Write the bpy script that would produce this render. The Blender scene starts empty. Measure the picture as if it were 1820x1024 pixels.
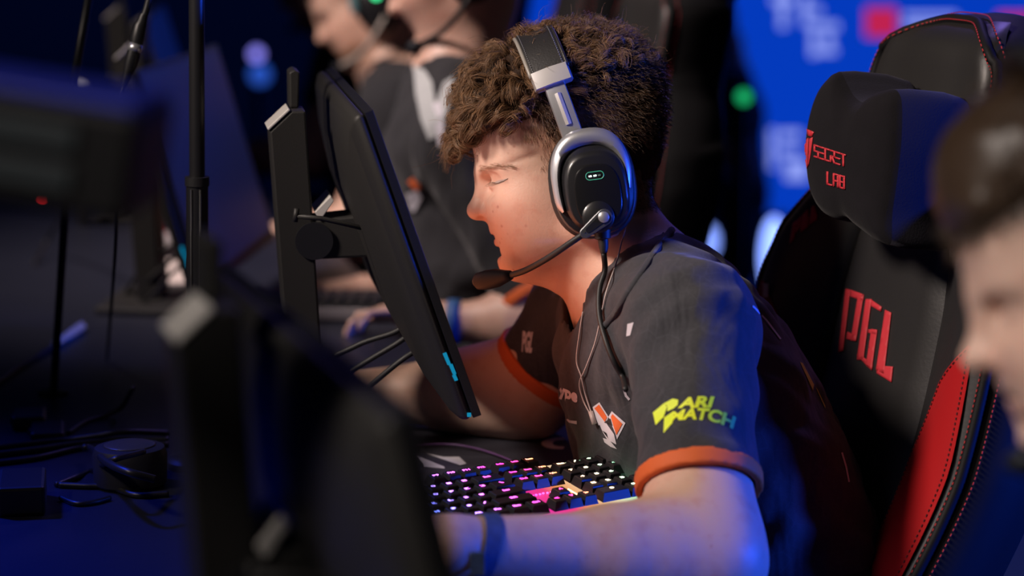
import bpy, bmesh, math, random
import numpy as np
from mathutils import Vector, Matrix
from mathutils.bvhtree import BVHTree

random.seed(7); np.random.seed(7)
SC = bpy.context.scene
COL = SC.collection

# ------------------------------------------------------------------ camera
FPX = 4298.0                      # focal length in pixels of the 1820 x 1024 frame (85 mm on 36 mm)
PITCH = 0.17
CAM = np.array([0.0, 0.0, 1.395])
FW = np.array([0.0, math.cos(PITCH), -math.sin(PITCH)])
UP = np.array([0.0, math.sin(PITCH), math.cos(PITCH)])
RT = np.array([1.0, 0.0, 0.0])
cam = bpy.data.cameras.new('camera'); cam.lens = 85.0; cam.sensor_width = 36.0
cam.dof.use_dof = True; cam.dof.focus_distance = 2.56; cam.dof.aperture_fstop = 2.6
cam.clip_start = 0.05
cob = bpy.data.objects.new('camera', cam); COL.objects.link(cob)
cob.location = CAM; cob.rotation_euler = (math.pi / 2 - PITCH, 0, 0)
SC.camera = cob

# ------------------------------------------------------------------ world, lights, exposure
w = bpy.data.worlds.new('dark_arena'); SC.world = w; w.use_nodes = True
w.node_tree.nodes['Background'].inputs[0].default_value = (0.16, 0.2, 0.5, 1)
w.node_tree.nodes['Background'].inputs[1].default_value = 0.012
SC.view_settings.view_transform = 'Standard'; SC.view_settings.look = 'None'
SC.view_settings.gamma = 1.0; SC.view_settings.use_curve_mapping = False
SC.view_settings.exposure = 0.0

def aim(o, target):
    d = Vector(target) - Vector(o.location)
    o.rotation_euler = d.to_track_quat('-Z', 'Y').to_euler()

def area(name, loc, target, size, power, col, spread=180):
    l = bpy.data.lights.new(name, 'AREA'); l.shape = 'DISK'; l.size = size; l.energy = power; l.color = col
    l.spread = math.radians(spread)
    o = bpy.data.objects.new(name, l); COL.objects.link(o); o.location = loc; aim(o, target); return o

def spot(name, loc, target, power, col, angle=30, blend=0.5, rad=0.1):
    l = bpy.data.lights.new(name, 'SPOT'); l.energy = power; l.color = col
    l.spot_size = math.radians(angle); l.spot_blend = blend; l.shadow_soft_size = rad
    o = bpy.data.objects.new(name, l); COL.objects.link(o); o.location = loc; aim(o, target); return o

# stage wash above and in front of the players, blue stage lamps behind and beside them
spot('stage_wash', (-1.8, 1.42, 2.7), (0.20, 2.62, 1.06), 380, (1.0, 0.84, 0.74), 26, 0.6, 0.28)
spot('stage_wash_near', (-1.4, 0.3, 2.7), (0.14, 1.45, 1.12), 270, (1.0, 0.88, 0.80), 20, 0.7, 0.3)
spot('stage_blue_side', (2.6, 2.12, 1.10), (0.20, 2.5, 0.98), 440, (0.015, 0.085, 1.0), 40, 0.6, 0.12)
spot('stage_violet_back', (0.9, 5.0, 3.2), (0.05, 2.6, 1.1), 60, (0.32, 0.22, 1.0), 26, 0.6, 0.15)
spot('stage_blue_desk', (-2.2, 3.4, 3.2), (-0.86, 2.2, 0.73), 700, (0.010, 0.05, 1.0), 25, 0.7, 0.2)
spot('drape_wash', (-1.2, 7.2, 3.6), (-1.3, 10.5, 1.6), 260, (0.04, 0.16, 0.8), 80, 0.8, 0.2)  # unseen lamp added to turn the back drape blue
spot('stage_wash_row', (-1.9, 3.2, 3.3), (-0.22, 4.15, 1.08), 520, (1.0, 0.82, 0.76), 40, 0.7, 0.3)

# ------------------------------------------------------------------ pixel helpers
def cs(px, py, dd):
    "camera space point (x right, y depth, z up) seen at a pixel at axis depth dd"
    return np.array([(px - 910.0) / FPX * dd, dd, -(py - 512.0) / FPX * dd])

def W(v):
    v = np.asarray(v, dtype=float)
    return CAM + v[..., 0:1] * RT + v[..., 1:2] * FW + v[..., 2:3] * UP

def pw(px, py, dd):
    return W(cs(px, py, dd))

def toc(p):
    d = np.asarray(p, float) - CAM
    return np.array([d @ RT, d @ FW, d @ UP])

def pz(px, py, z):
    "point seen at a pixel at world height z"
    a = (px - 910.0) / FPX; b = -(py - 512.0) / FPX
    d = FW + a * RT + b * UP
    return CAM + d * ((z - CAM[2]) / d[2])

def nrm(v):
    v = np.asarray(v, float); return v / (np.linalg.norm(v) + 1e-12)

# ------------------------------------------------------------------ materials
MATS = {}
def mat(name, col=(0.5, 0.5, 0.5), rough=0.5, metal=0.0, spec=0.5, emit=None, estr=0.0, bump=None, var=None,
        sss=0.0, sheen=0.0, coat=0.0, trans=0.0, alpha=1.0):
    if name in MATS: return MATS[name]
    m = bpy.data.materials.new(name); m.use_nodes = True
    nt = m.node_tree; b = nt.nodes['Principled BSDF']; L = nt.links
    b.inputs['Base Color'].default_value = (*col, 1); b.inputs['Roughness'].default_value = rough
    b.inputs['Metallic'].default_value = metal; b.inputs['Specular IOR Level'].default_value = spec
    b.inputs['Sheen Weight'].default_value = sheen; b.inputs['Coat Weight'].default_value = coat
    b.inputs['Transmission Weight'].default_value = trans; b.inputs['Alpha'].default_value = alpha
    if sss:
        b.inputs['Subsurface Weight'].default_value = sss
        b.inputs['Subsurface Radius'].default_value = (1.0, 0.35, 0.2); b.inputs['Subsurface Scale'].default_value = 0.006
    if emit is not None:
        b.inputs['Emission Color'].default_value = (*emit, 1); b.inputs['Emission Strength'].default_value = estr
    tc = nt.nodes.new('ShaderNodeTexCoord')
    if var:
        n = nt.nodes.new('ShaderNodeTexNoise'); n.inputs['Scale'].default_value = var[0]; n.inputs['Detail'].default_value = 5
        L.new(tc.outputs['Object'], n.inputs['Vector'])
        mx = nt.nodes.new('ShaderNodeMix'); mx.data_type = 'RGBA'
        mx.inputs[6].default_value = (*[c * (1 - var[1]) for c in col], 1)
        mx.inputs[7].default_value = (*[min(1, c * (1 + var[1])) for c in col], 1)
        L.new(n.outputs['Fac'], mx.inputs[0]); L.new(mx.outputs[2], b.inputs['Base Color'])
    if bump:
        n = nt.nodes.new('ShaderNodeTexNoise'); n.inputs['Scale'].default_value = bump[0]; n.inputs['Detail'].default_value = 4
        L.new(tc.outputs['Object'], n.inputs['Vector'])
        bp = nt.nodes.new('ShaderNodeBump'); bp.inputs['Strength'].default_value = bump[1]; bp.inputs['Distance'].default_value = bump[2] if len(bump) > 2 else 0.001
        L.new(n.outputs['Fac'], bp.inputs['Height']); L.new(bp.outputs[0], b.inputs['Normal'])
    MATS[name] = m
    return m

def skin_mat(name, base, beard=None):
    "skin: colour comes from a painted attribute (lips, blush) and a freckle / blemish noise"
    if name in MATS: return MATS[name]
    m = mat(name, base, 0.46, spec=0.42, sss=0.14, bump=(420, 0.22, 0.0012))
    nt = m.node_tree; L = nt.links; b = nt.nodes['Principled BSDF']
    at = nt.nodes.new('ShaderNodeAttribute'); at.attribute_name = 'tint'
    tc = nt.nodes.new('ShaderNodeTexCoord')
    n = nt.nodes.new('ShaderNodeTexNoise'); n.inputs['Scale'].default_value = 60; n.inputs['Detail'].default_value = 6
    L.new(tc.outputs['Object'], n.inputs['Vector'])
    r = nt.nodes.new('ShaderNodeMapRange'); r.inputs[1].default_value = 0.52; r.inputs[2].default_value = 0.72
    r.inputs[3].default_value = 0.0; r.inputs[4].default_value = 0.5
    L.new(n.outputs['Fac'], r.inputs[0])
    mx = nt.nodes.new('ShaderNodeMix'); mx.data_type = 'RGBA'
    L.new(r.outputs[0], mx.inputs[0]); L.new(at.outputs['Color'], mx.inputs[6])
    mu = nt.nodes.new('ShaderNodeMix'); mu.data_type = 'RGBA'; mu.blend_type = 'MULTIPLY'; mu.inputs[0].default_value = 1
    L.new(at.outputs['Color'], mu.inputs[6]); mu.inputs[7].default_value = (0.86, 0.66, 0.62, 1)
    L.new(mu.outputs[2], mx.inputs[7])
    v = nt.nodes.new('ShaderNodeTexVoronoi'); v.inputs['Scale'].default_value = 95; L.new(tc.outputs['Object'], v.inputs['Vector'])
    n2 = nt.nodes.new('ShaderNodeTexNoise'); n2.inputs['Scale'].default_value = 24; L.new(tc.outputs['Object'], n2.inputs['Vector'])
    r2 = nt.nodes.new('ShaderNodeMapRange'); r2.inputs[1].default_value = 0.22; r2.inputs[2].default_value = 0.08
    L.new(v.outputs['Distance'], r2.inputs[0])
    r3 = nt.nodes.new('ShaderNodeMapRange'); r3.inputs[1].default_value = 0.54; r3.inputs[2].default_value = 0.62; r3.inputs[4].default_value = 0.6
    L.new(n2.outputs['Fac'], r3.inputs[0])
    mm = nt.nodes.new('ShaderNodeMath'); mm.operation = 'MULTIPLY'; L.new(r2.outputs[0], mm.inputs[0]); L.new(r3.outputs[0], mm.inputs[1])
    m2 = nt.nodes.new('ShaderNodeMix'); m2.data_type = 'RGBA'
    L.new(mm.outputs[0], m2.inputs[0]); L.new(mx.outputs[2], m2.inputs[6]); m2.inputs[7].default_value = (*[base[0] * 0.62, base[1] * 0.36, base[2] * 0.34], 1)
    L.new(m2.outputs[2], b.inputs['Base Color'])
    return m

def jersey_mat(name, col, line=0.35):
    "dark heathered cloth with a faint crackle print"
    if name in MATS: return MATS[name]
    m = mat(name, col, 0.85, spec=0.2, sheen=0.12, bump=(900, 0.25, 0.0008))
    nt = m.node_tree; L = nt.links; b = nt.nodes['Principled BSDF']
    tc = nt.nodes.new('ShaderNodeTexCoord')
    n = nt.nodes.new('ShaderNodeTexNoise'); n.inputs['Scale'].default_value = 240; n.inputs['Detail'].default_value = 3
    L.new(tc.outputs['Object'], n.inputs['Vector'])
    nw = nt.nodes.new('ShaderNodeTexNoise'); nw.inputs['Scale'].default_value = 8
    L.new(tc.outputs['Object'], nw.inputs['Vector'])
    ad = nt.nodes.new('ShaderNodeVectorMath'); ad.operation = 'MULTIPLY_ADD'; ad.inputs[1].default_value = (0.05, 0.05, 0.05)
    L.new(nw.outputs['Color'], ad.inputs[0]); L.new(tc.outputs['Object'], ad.inputs[2])
    v = nt.nodes.new('ShaderNodeTexVoronoi'); v.feature = 'DISTANCE_TO_EDGE'; v.inputs['Scale'].default_value = 36
    L.new(ad.outputs[0], v.inputs['Vector'])
    r = nt.nodes.new('ShaderNodeMapRange'); r.inputs[1].default_value = 0.0; r.inputs[2].default_value = 0.035; r.inputs[3].default_value = line; r.inputs[4].default_value = 0.0
    L.new(v.outputs['Distance'], r.inputs[0])
    mk = nt.nodes.new('ShaderNodeMath'); mk.operation = 'MULTIPLY'; L.new(r.outputs[0], mk.inputs[0]); L.new(nw.outputs['Fac'], mk.inputs[1])
    mx = nt.nodes.new('ShaderNodeMix'); mx.data_type = 'RGBA'
    mx.inputs[6].default_value = (*[c * 0.75 for c in col], 1); mx.inputs[7].default_value = (*[c * 1.25 for c in col], 1)
    L.new(n.outputs['Fac'], mx.inputs[0])
    nf = nt.nodes.new('ShaderNodeTexNoise'); nf.inputs['Scale'].default_value = 13; nf.inputs['Detail'].default_value = 2; nf.inputs['Distortion'].default_value = 1.6; mp = nt.nodes.new('ShaderNodeMapping'); mp.inputs['Scale'].default_value = (1.0, 0.8, 0.45); mp.inputs['Rotation'].default_value = (0.3, 0.9, 0.2)
    L.new(tc.outputs['Object'], mp.inputs[0]); L.new(mp.outputs[0], nf.inputs['Vector'])
    bf = nt.nodes.new('ShaderNodeBump'); bf.inputs['Strength'].default_value = 0.55; bf.inputs['Distance'].default_value = 0.012; L.new(nf.outputs['Fac'], bf.inputs['Height']); old = b.inputs['Normal'].links[0].from_node; L.new(bf.outputs[0], old.inputs['Normal'])
    m2 = nt.nodes.new('ShaderNodeMix'); m2.data_type = 'RGBA'
    L.new(mk.outputs[0], m2.inputs[0]); L.new(mx.outputs[2], m2.inputs[6]); m2.inputs[7].default_value = (*[c * 2.1 for c in col], 1)
    L.new(m2.outputs[2], b.inputs['Base Color'])
    return m

def hair_mat(name, col):
    if name in MATS: return MATS[name]
    m = mat(name, col, 0.42, spec=0.45)
    nt = m.node_tree; b = nt.nodes['Principled BSDF']
    g = nt.nodes.new('ShaderNodeNewGeometry'); mx = nt.nodes.new('ShaderNodeMix'); mx.data_type = 'RGBA'
    mx.inputs[6].default_value = (*[c * 0.55 for c in col], 1); mx.inputs[7].default_value = (*[min(1, c * 1.7) for c in col], 1)
    nt.links.new(g.outputs['Random Per Island'], mx.inputs[0]); nt.links.new(mx.outputs[2], b.inputs['Base Color'])
    return m

def led_mat(name, col, s):
    return mat(name, (0.01, 0.01, 0.01), 0.4, emit=col, estr=s)

# ------------------------------------------------------------------ object helpers
def thing(name, label, cat, loc=(0, 0, 0), rotz=0.0, group=None):
    o = bpy.data.objects.new(name, None); o.empty_display_size = 0.05; COL.objects.link(o)
    o.location = loc; o.rotation_euler = (0, 0, rotz); tag(o, label, cat, group); return o

def tag(o, label=None, cat=None, group=None, kind=None):
    if label: o['label'] = label
    if cat: o['category'] = cat
    if group: o['group'] = group
    if kind: o['kind'] = kind
    return o

def root_inv(o):
    while o.parent: o = o.parent
    return (Matrix.Translation(o.location) @ o.rotation_euler.to_matrix().to_4x4()).inverted()

class MB:
    "collects verts and faces of one mesh"
    def __init__(s): s.v = []; s.f = []; s.n = 0
    def add(s, verts, faces):
        verts = np.asarray(verts, float).reshape(-1, 3)
        s.v.append(verts); s.f += [tuple(i + s.n for i in f) for f in faces]; s.n += len(verts); return s
    def box(s, c, size, R=None):
        c = np.asarray(c, float); h = np.asarray(size, float) / 2
        p = np.array([[x, y, z] for x in (-1, 1) for y in (-1, 1) for z in (-1, 1)]) * h
        if R is not None: p = p @ np.asarray(R).T
        return s.add(p + c, [(0, 1, 3, 2), (4, 6, 7, 5), (0, 4, 5, 1), (2, 3, 7, 6), (0, 2, 6, 4), (1, 5, 7, 3)])
    def loft(s, rings, cap=True, closed=True):
        n = len(rings[0]); V = np.concatenate([np.asarray(r, float) for r in rings]); F = []
        m = n if closed else n - 1
        for i in range(len(rings) - 1):
            for j in range(m):
                k = (j + 1) % n
                F.append((i * n + j, i * n + k, (i + 1) * n + k, (i + 1) * n + j))
        if cap and closed:
            F.append(tuple(range(n - 1, -1, -1))); b = (len(rings) - 1) * n; F.append(tuple(b + j for j in range(n)))
        return s.add(V, F)
    def tube(s, pts, r, n=8, cap=True):
        pts = np.asarray(pts, float); m = len(pts)
        r = np.full(m, r, float) if np.isscalar(r) else np.asarray(r, float)
        t = np.gradient(pts, axis=0); t /= (np.linalg.norm(t, axis=1)[:, None] + 1e-12)
        a = np.array([0, 0, 1.0]) if abs(t[0][2]) < 0.9 else np.array([1.0, 0, 0])
        u = nrm(np.cross(t[0], a)); rings = []
        for i in range(m):
            u = nrm(u - t[i] * (u @ t[i])); v = np.cross(t[i], u)
            an = np.arange(n) * 2 * math.pi / n
            rings.append(pts[i] + r[i] * (np.cos(an)[:, None] * u + np.sin(an)[:, None] * v))
        return s.loft(rings, cap)
    def lathe(s, c, prof, axis=(0, 0, 1), n=24):
        ax = nrm(axis); a = np.array([1.0, 0, 0]) if abs(ax[0]) < 0.9 else np.array([0, 1.0, 0])
        u = nrm(np.cross(ax, a)); v = np.cross(ax, u); an = np.arange(n) * 2 * math.pi / n; c = np.asarray(c, float)
        return s.loft([c + ax * h + max(r, 1e-5) * (np.cos(an)[:, None] * u + np.sin(an)[:, None] * v) for r, h in prof])
    def prism(s, poly, off):
        poly = np.asarray(poly, float); off = np.asarray(off, float)
        return s.loft([poly, poly + off])
    def grid(s, P):
        P = np.asarray(P, float); a, b = P.shape[:2]
        F = [(i * b + j, i * b + j + 1, (i + 1) * b + j + 1, (i + 1) * b + j) for i in range(a - 1) for j in range(b - 1)]
        return s.add(P.reshape(-1, 3), F)

def npmesh(name, V, quads):
    me = bpy.data.meshes.new(name); V = np.asarray(V, np.float32); Q = np.asarray(quads, np.int32)
    k = Q.shape[1]
    me.vertices.add(len(V)); me.vertices.foreach_set('co', V.ravel())
    me.loops.add(Q.size); me.loops.foreach_set('vertex_index', Q.ravel())
    me.polygons.add(len(Q)); me.polygons.foreach_set('loop_start', np.arange(0, Q.size, k, dtype=np.int32))
    me.polygons.foreach_set('use_smooth', np.ones(len(Q), bool))
    me.update(calc_edges=True); me.validate(); return me

def link(name, me, m, parent=None):
    o = bpy.data.objects.new(name, me); COL.objects.link(o)
    if m is not None: me.materials.append(m)
    if parent is not None: o.parent = parent
    return o

def obj(name, mb, m, parent=None, local=False, smooth=False, bevel=0.0, seg=2, subsurf=0, auto=None, origin=None):
    V = np.concatenate(mb.v)
    if parent is not None and not local:
        I = np.array(root_inv(parent)); V = V @ I[:3, :3].T + I[:3, 3]
    loc = None
    if parent is None and not local:
        loc = np.array([V[:, 0].mean(), V[:, 1].mean(), V[:, 2].min()]) if origin is None else np.asarray(origin)
        V = V - loc
    me = bpy.data.meshes.new(name); me.from_pydata(V.tolist(), [], mb.f); me.validate()
    bm = bmesh.new(); bm.from_mesh(me); bmesh.ops.recalc_face_normals(bm, faces=bm.faces); bm.to_mesh(me); bm.free()
    if smooth: me.polygons.foreach_set('use_smooth', np.ones(len(me.polygons), bool))
    o = link(name, me, m, parent)
    if loc is not None: o.location = loc
    if auto: me.set_sharp_from_angle(angle=math.radians(auto))
    if bevel:
        md = o.modifiers.new('bevel', 'BEVEL'); md.width = bevel; md.segments = seg; md.limit_method = 'ANGLE'; md.angle_limit = math.radians(35)
    if subsurf:
        md = o.modifiers.new('sub', 'SUBSURF'); md.levels = subsurf; md.render_levels = subsurf
    return o

def copy_tree(o, parent=None):
    c = o.copy(); COL.objects.link(c)
    if parent is not None: c.parent = parent
    for ch in list(o.children): copy_tree(ch, c)
    return c

def smooth_path(pts, n=24):
    "Catmull-Rom through points"
    P = np.asarray(pts, float); P = np.vstack([2 * P[0] - P[1], P, 2 * P[-1] - P[-2]]); out = []
    m = len(P) - 3; per = max(2, n // m)
    for i in range(m):
        for t in np.linspace(0, 1, per, endpoint=False):
            a, b, c, d = P[i:i + 4]
            out.append(0.5 * ((2 * b) + (-a + c) * t + (2 * a - 5 * b + 4 * c - d) * t * t + (-a + 3 * b - 3 * c + d) * t ** 3))
    out.append(P[-2]); return np.array(out)

# ------------------------------------------------------------------ implicit surfaces
def ell(c, r, M=None, k=0.015, mode='add'): return ('ell', np.asarray(c, float), np.asarray(r, float), np.eye(3) if M is None else np.asarray(M, float), k, mode)
def rc(a, b, ra, rb, k=0.015, mode='add', sy=1.0): return ('rc', np.asarray(a, float), np.asarray(b, float), (ra, rb, sy), k, mode)

def xform(prims, R, o1, o2, s=1.0):
    out = []
    for p in prims:
        f = lambda q: o2 + s * (R @ (q - o1))
        if p[0] == 'ell': out.append(('ell', f(p[1]), p[2] * s, R @ p[3], p[4] * s, p[5]))
        else: out.append(('rc', f(p[1]), f(p[2]), (p[3][0] * s, p[3][1] * s, p[3][2]), p[4] * s, p[5]))
    return out

def axis(lo, hi, fine, hf, hc):
    x = lo; out = [lo]
    while x < hi:
        h = hc
        for a, b in fine:
            if a <= x <= b: h = hf
            elif 0 < a - x: h = min(h, hf + max(0, (a - x) * 0.35)) if a - x < 0.03 else h
            elif 0 < x - b: h = min(h, hf + (x - b) * 0.35) if x - b < 0.03 else h
        x += h; out.append(x)
    return np.array(out, np.float32)

class Field:
    def __init__(s, xs, ys, zs):
        s.x, s.y, s.z = xs, ys, zs; s.F = np.full((len(xs), len(ys), len(zs)), 0.5, np.float32)
    def rng(s, lo, hi):
        sl = []
        for A, a, b in ((s.x, lo[0], hi[0]), (s.y, lo[1], hi[1]), (s.z, lo[2], hi[2])):
            i = max(0, np.searchsorted(A, a) - 1); j = min(len(A), np.searchsorted(A, b) + 1); sl.append(slice(i, max(j, i)))
        return tuple(sl)
    def grids(s, sl): return s.x[sl[0]][:, None, None], s.y[sl[1]][None, :, None], s.z[sl[2]][None, None, :]
    def dist(s, p, sl):
        X, Y, Z = s.grids(sl)
        if p[0] == 'ell':
            c, r, M = p[1], p[2], p[3]; dx, dy, dz = X - c[0], Y - c[1], Z - c[2]
            q = [M[0, i] * dx + M[1, i] * dy + M[2, i] * dz for i in range(3)]
            k0 = np.sqrt(sum((q[i] / r[i]) ** 2 for i in range(3))); k1 = np.sqrt(sum((q[i] / r[i] ** 2) ** 2 for i in range(3)))
            return (k0 * (k0 - 1) / (k1 + 1e-9)).astype(np.float32)
        a, b = p[1], p[2]; ra, rb, sy = p[3]
        ba = (b - a) * np.array([1, 1 / sy, 1]); dx, dy, dz = X - a[0], (Y - a[1]) / sy, Z - a[2]
        t = np.clip((dx * ba[0] + dy * ba[1] + dz * ba[2]) / (ba @ ba + 1e-12), 0, 1)
        d = np.sqrt((dx - t * ba[0]) ** 2 + (dy - t * ba[1]) ** 2 + (dz - t * ba[2]) ** 2)
        return (d - (ra + (rb - ra) * t)).astype(np.float32)
    def box(s, p):
        if p[0] == 'ell':
            e = np.sqrt(((p[3] * p[2]) ** 2).sum(1)); lo, hi = p[1] - e, p[1] + e
        else:
            m = max(p[3][0], p[3][1]); e = np.array([m, m * p[3][2], m]); lo = np.minimum(p[1], p[2]) - e; hi = np.maximum(p[1], p[2]) + e
        g = p[4] + 0.02
        return lo - g, hi + g
    def apply(s, prims, inflate=0.0):
        for p in prims:
            sl = s.rng(*s.box(p)); d = s.dist(p, sl) - (inflate if p[5] == 'add' else 0); s.merge(sl, d, p[4], p[5])
    def merge(s, sl, d, k, mode):
        A = s.F[sl]
        if mode == 'add':
            h = np.maximum(k - np.abs(A - d), 0) / k; s.F[sl] = np.minimum(A, d) - h * h * k * 0.25
        else:
            d = -d; h = np.maximum(k - np.abs(A - d), 0) / k; s.F[sl] = np.maximum(A, d) + h * h * k * 0.25
    def mesh(s):
        F = s.F; F[0] = F[-1] = 0.1; F[:, 0] = F[:, -1] = 0.1; F[:, :, 0] = F[:, :, -1] = 0.1
        S = F < 0; S8 = S.view(np.uint8); n = np.array(F.shape) - 1
        cnt = np.zeros(n, np.uint8)
        for a in (0, 1):
            for b in (0, 1):
                for c in (0, 1): cnt += S8[a:a + n[0], b:b + n[1], c:c + n[2]]
        idx = np.argwhere((cnt > 0) & (cnt < 8)); ids = np.full(n, -1, np.int32); ids[tuple(idx.T)] = np.arange(len(idx))
        acc = np.zeros((len(idx), 3)); num = np.zeros(len(idx)); ax = (s.x, s.y, s.z)
        cr = [(a, b, c) for a in (0, 1) for b in (0, 1) for c in (0, 1)]
        for p in cr:
            for d in range(3):
                if p[d] == 0:
                    q = list(p); q[d] = 1
                    ip = idx + p; iq = idx + q
                    va = F[tuple(ip.T)]; vb = F[tuple(iq.T)]; m = (va < 0) != (vb < 0)
                    t = np.where(m, va / np.where(m, va - vb, 1), 0)
                    for e in range(3):
                        A = ax[e][ip[:, e]]; B = ax[e][iq[:, e]]; acc[:, e] += m * (A + t * (B - A))
                    num += m
        V = acc / num[:, None]; Q = []
        for d in range(3):
            e, f = (d + 1) % 3, (d + 2) % 3
            lo = [slice(None)] * 3; hi = [slice(None)] * 3; lo[d] = slice(0, -1); hi[d] = slice(1, None)
            A = S[tuple(lo)]; B = S[tuple(hi)]; ed = np.argwhere(A != B)
            ed = ed[(ed[:, e] > 0) & (ed[:, f] > 0) & (ed[:, e] < n[e]) & (ed[:, f] < n[f])]
            ins = A[tuple(ed.T)]; c = []
            for (i, j) in ((-1, -1), (0, -1), (0, 0), (-1, 0)):
                g = ed.copy(); g[:, e] += i; g[:, f] += j; c.append(ids[tuple(g.T)])
            q = np.stack(c, 1); q[~ins] = q[~ins][:, ::-1]; Q.append(q)
        return V, np.concatenate(Q)

def vnormals(V, Q):
    a = V[Q[:, 2]] - V[Q[:, 0]]; b = V[Q[:, 3]] - V[Q[:, 1]]; fn = np.cross(a, b); N = np.zeros_like(V)
    for i in range(4): np.add.at(N, Q[:, i], fn)
    return N / (np.linalg.norm(N, axis=1)[:, None] + 1e-12)

def relax(V, Q, it=1, lam=0.5):
    for _ in range(it):
        S = np.zeros_like(V); c = np.zeros(len(V))
        for i in range(4):
            j = (i + 1) % 4
            np.add.at(S, Q[:, i], V[Q[:, j]]); np.add.at(S, Q[:, j], V[Q[:, i]]); np.add.at(c, Q[:, i], 1); np.add.at(c, Q[:, j], 1)
        V = V + lam * (S / np.maximum(c, 1)[:, None] - V)
    return V

def bvh_of(Vw, Q): return BVHTree.FromPolygons(Vw.tolist(), Q.tolist())

def ray(bvhs, px, py):
    d = FW + (px - 910.0) / FPX * RT - (py - 512.0) / FPX * UP; d = Vector(d).normalized(); best = None
    for b in (bvhs if isinstance(bvhs, (list, tuple)) else [bvhs]):
        h = b.ray_cast(Vector(CAM), d)
        if h[0] is not None and (best is None or h[3] < best[3]): best = h
    return best

def obj_bvh(o):
    dg = bpy.context.evaluated_depsgraph_get(); e = o.evaluated_get(dg); me = e.to_mesh()
    Mw = e.matrix_world; V = [Mw @ v.co for v in me.vertices]; P = [tuple(p.vertices) for p in me.polygons]
    b = BVHTree.FromPolygons(V, P); e.to_mesh_clear(); return b

def decal(name, polys, bvh, m, parent, off=0.0007, cuts=2, smooth=True):
    "flat print: pixel polygons laid onto the surface they are printed on"
    bm = bmesh.new()
    for poly in polys:
        vs = [bm.verts.new((p[0], p[1], 0)) for p in poly]
        try: bm.faces.new(vs)
        except ValueError: pass
    bmesh.ops.triangulate(bm, faces=bm.faces)
    for _ in range(4):
        es = [e for e in bm.edges if e.calc_length() > 7]
        if not es: break
        bmesh.ops.subdivide_edges(bm, edges=es, cuts=1)
        bmesh.ops.triangulate(bm, faces=bm.faces)
    I = root_inv(parent); dead = []
    for v in bm.verts:
        h = ray(bvh, v.co.x, v.co.y)
        if h is None: dead.append(v)
        else:
            n = h[1]
            if n.dot(h[0] - Vector(CAM)) > 0: n = -n
            v.co = I @ (h[0] + n * off)
    bmesh.ops.delete(bm, geom=dead, context='VERTS')
    lim = [f for f in bm.faces if f.calc_perimeter() > 0.06]
    bmesh.ops.delete(bm, geom=lim, context='FACES')
    me = bpy.data.meshes.new(name); bm.to_mesh(me); bm.free()
    me.polygons.foreach_set('use_smooth', np.ones(len(me.polygons), bool))
    return link(name, me, m, parent)

def text_polys(body, fmap, bold=0.0, shear=0.0):
    "triangles of a line of lettering, normalised to 0..1 wide and 0..1 high, mapped by fmap(u, v)"
    cu = bpy.data.curves.new('lettering', 'FONT'); cu.body = body; cu.offset = bold; cu.shear = shear; cu.resolution_u = 3; cu.fill_mode = 'FRONT'
    o = bpy.data.objects.new('lettering', cu); COL.objects.link(o); bpy.context.view_layer.update()
    dg = bpy.context.evaluated_depsgraph_get(); e = o.evaluated_get(dg); me = e.to_mesh()
    V = np.array([v.co[:] for v in me.vertices]); P = [tuple(p.vertices) for p in me.polygons]; e.to_mesh_clear()
    bpy.data.objects.remove(o); bpy.data.curves.remove(cu)
    lo, hi = V.min(0), V.max(0); U = (V - lo) / np.maximum(hi - lo, 1e-9)
    return [[fmap(U[i][0], U[i][1]) for i in p] for p in P]

def quadmap(tl, tr, br, bl):
    tl, tr, br, bl = map(np.array, (tl, tr, br, bl))
    return lambda u, v: tuple((bl * (1 - u) + br * u) * (1 - v) + (tl * (1 - u) + tr * u) * v)

def strokes(lines, wd):
    "polyline strokes as quads (pixel space)"
    out = []
    for ln in lines:
        for a, b in zip(ln[:-1], ln[1:]):
            a = np.array(a, float); b = np.array(b, float); t = (b - a) / (np.linalg.norm(b - a) + 1e-9); n = np.array([-t[1], t[0]]) * wd / 2; e = t * wd * 0.45
            out.append([a - e + n, b + e + n, b + e - n, a - e - n])
    return out

# ------------------------------------------------------------------ people
HD = 2.65
def hp(px, py, lat=0.0):
    p = cs(px, py, HD); p[1] += lat; return p
PX = HD / FPX
HUP = nrm([-0.31, 0, 0.95]); HFW = nrm([-0.95, 0, -0.31]); HLA = np.array([0, 1.0, 0])
HM = np.stack([HFW, HLA, HUP], 1)               # columns: forward, lateral, up of the subject's head
HO = hp(1020, 300)                               # reference point of the head

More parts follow.
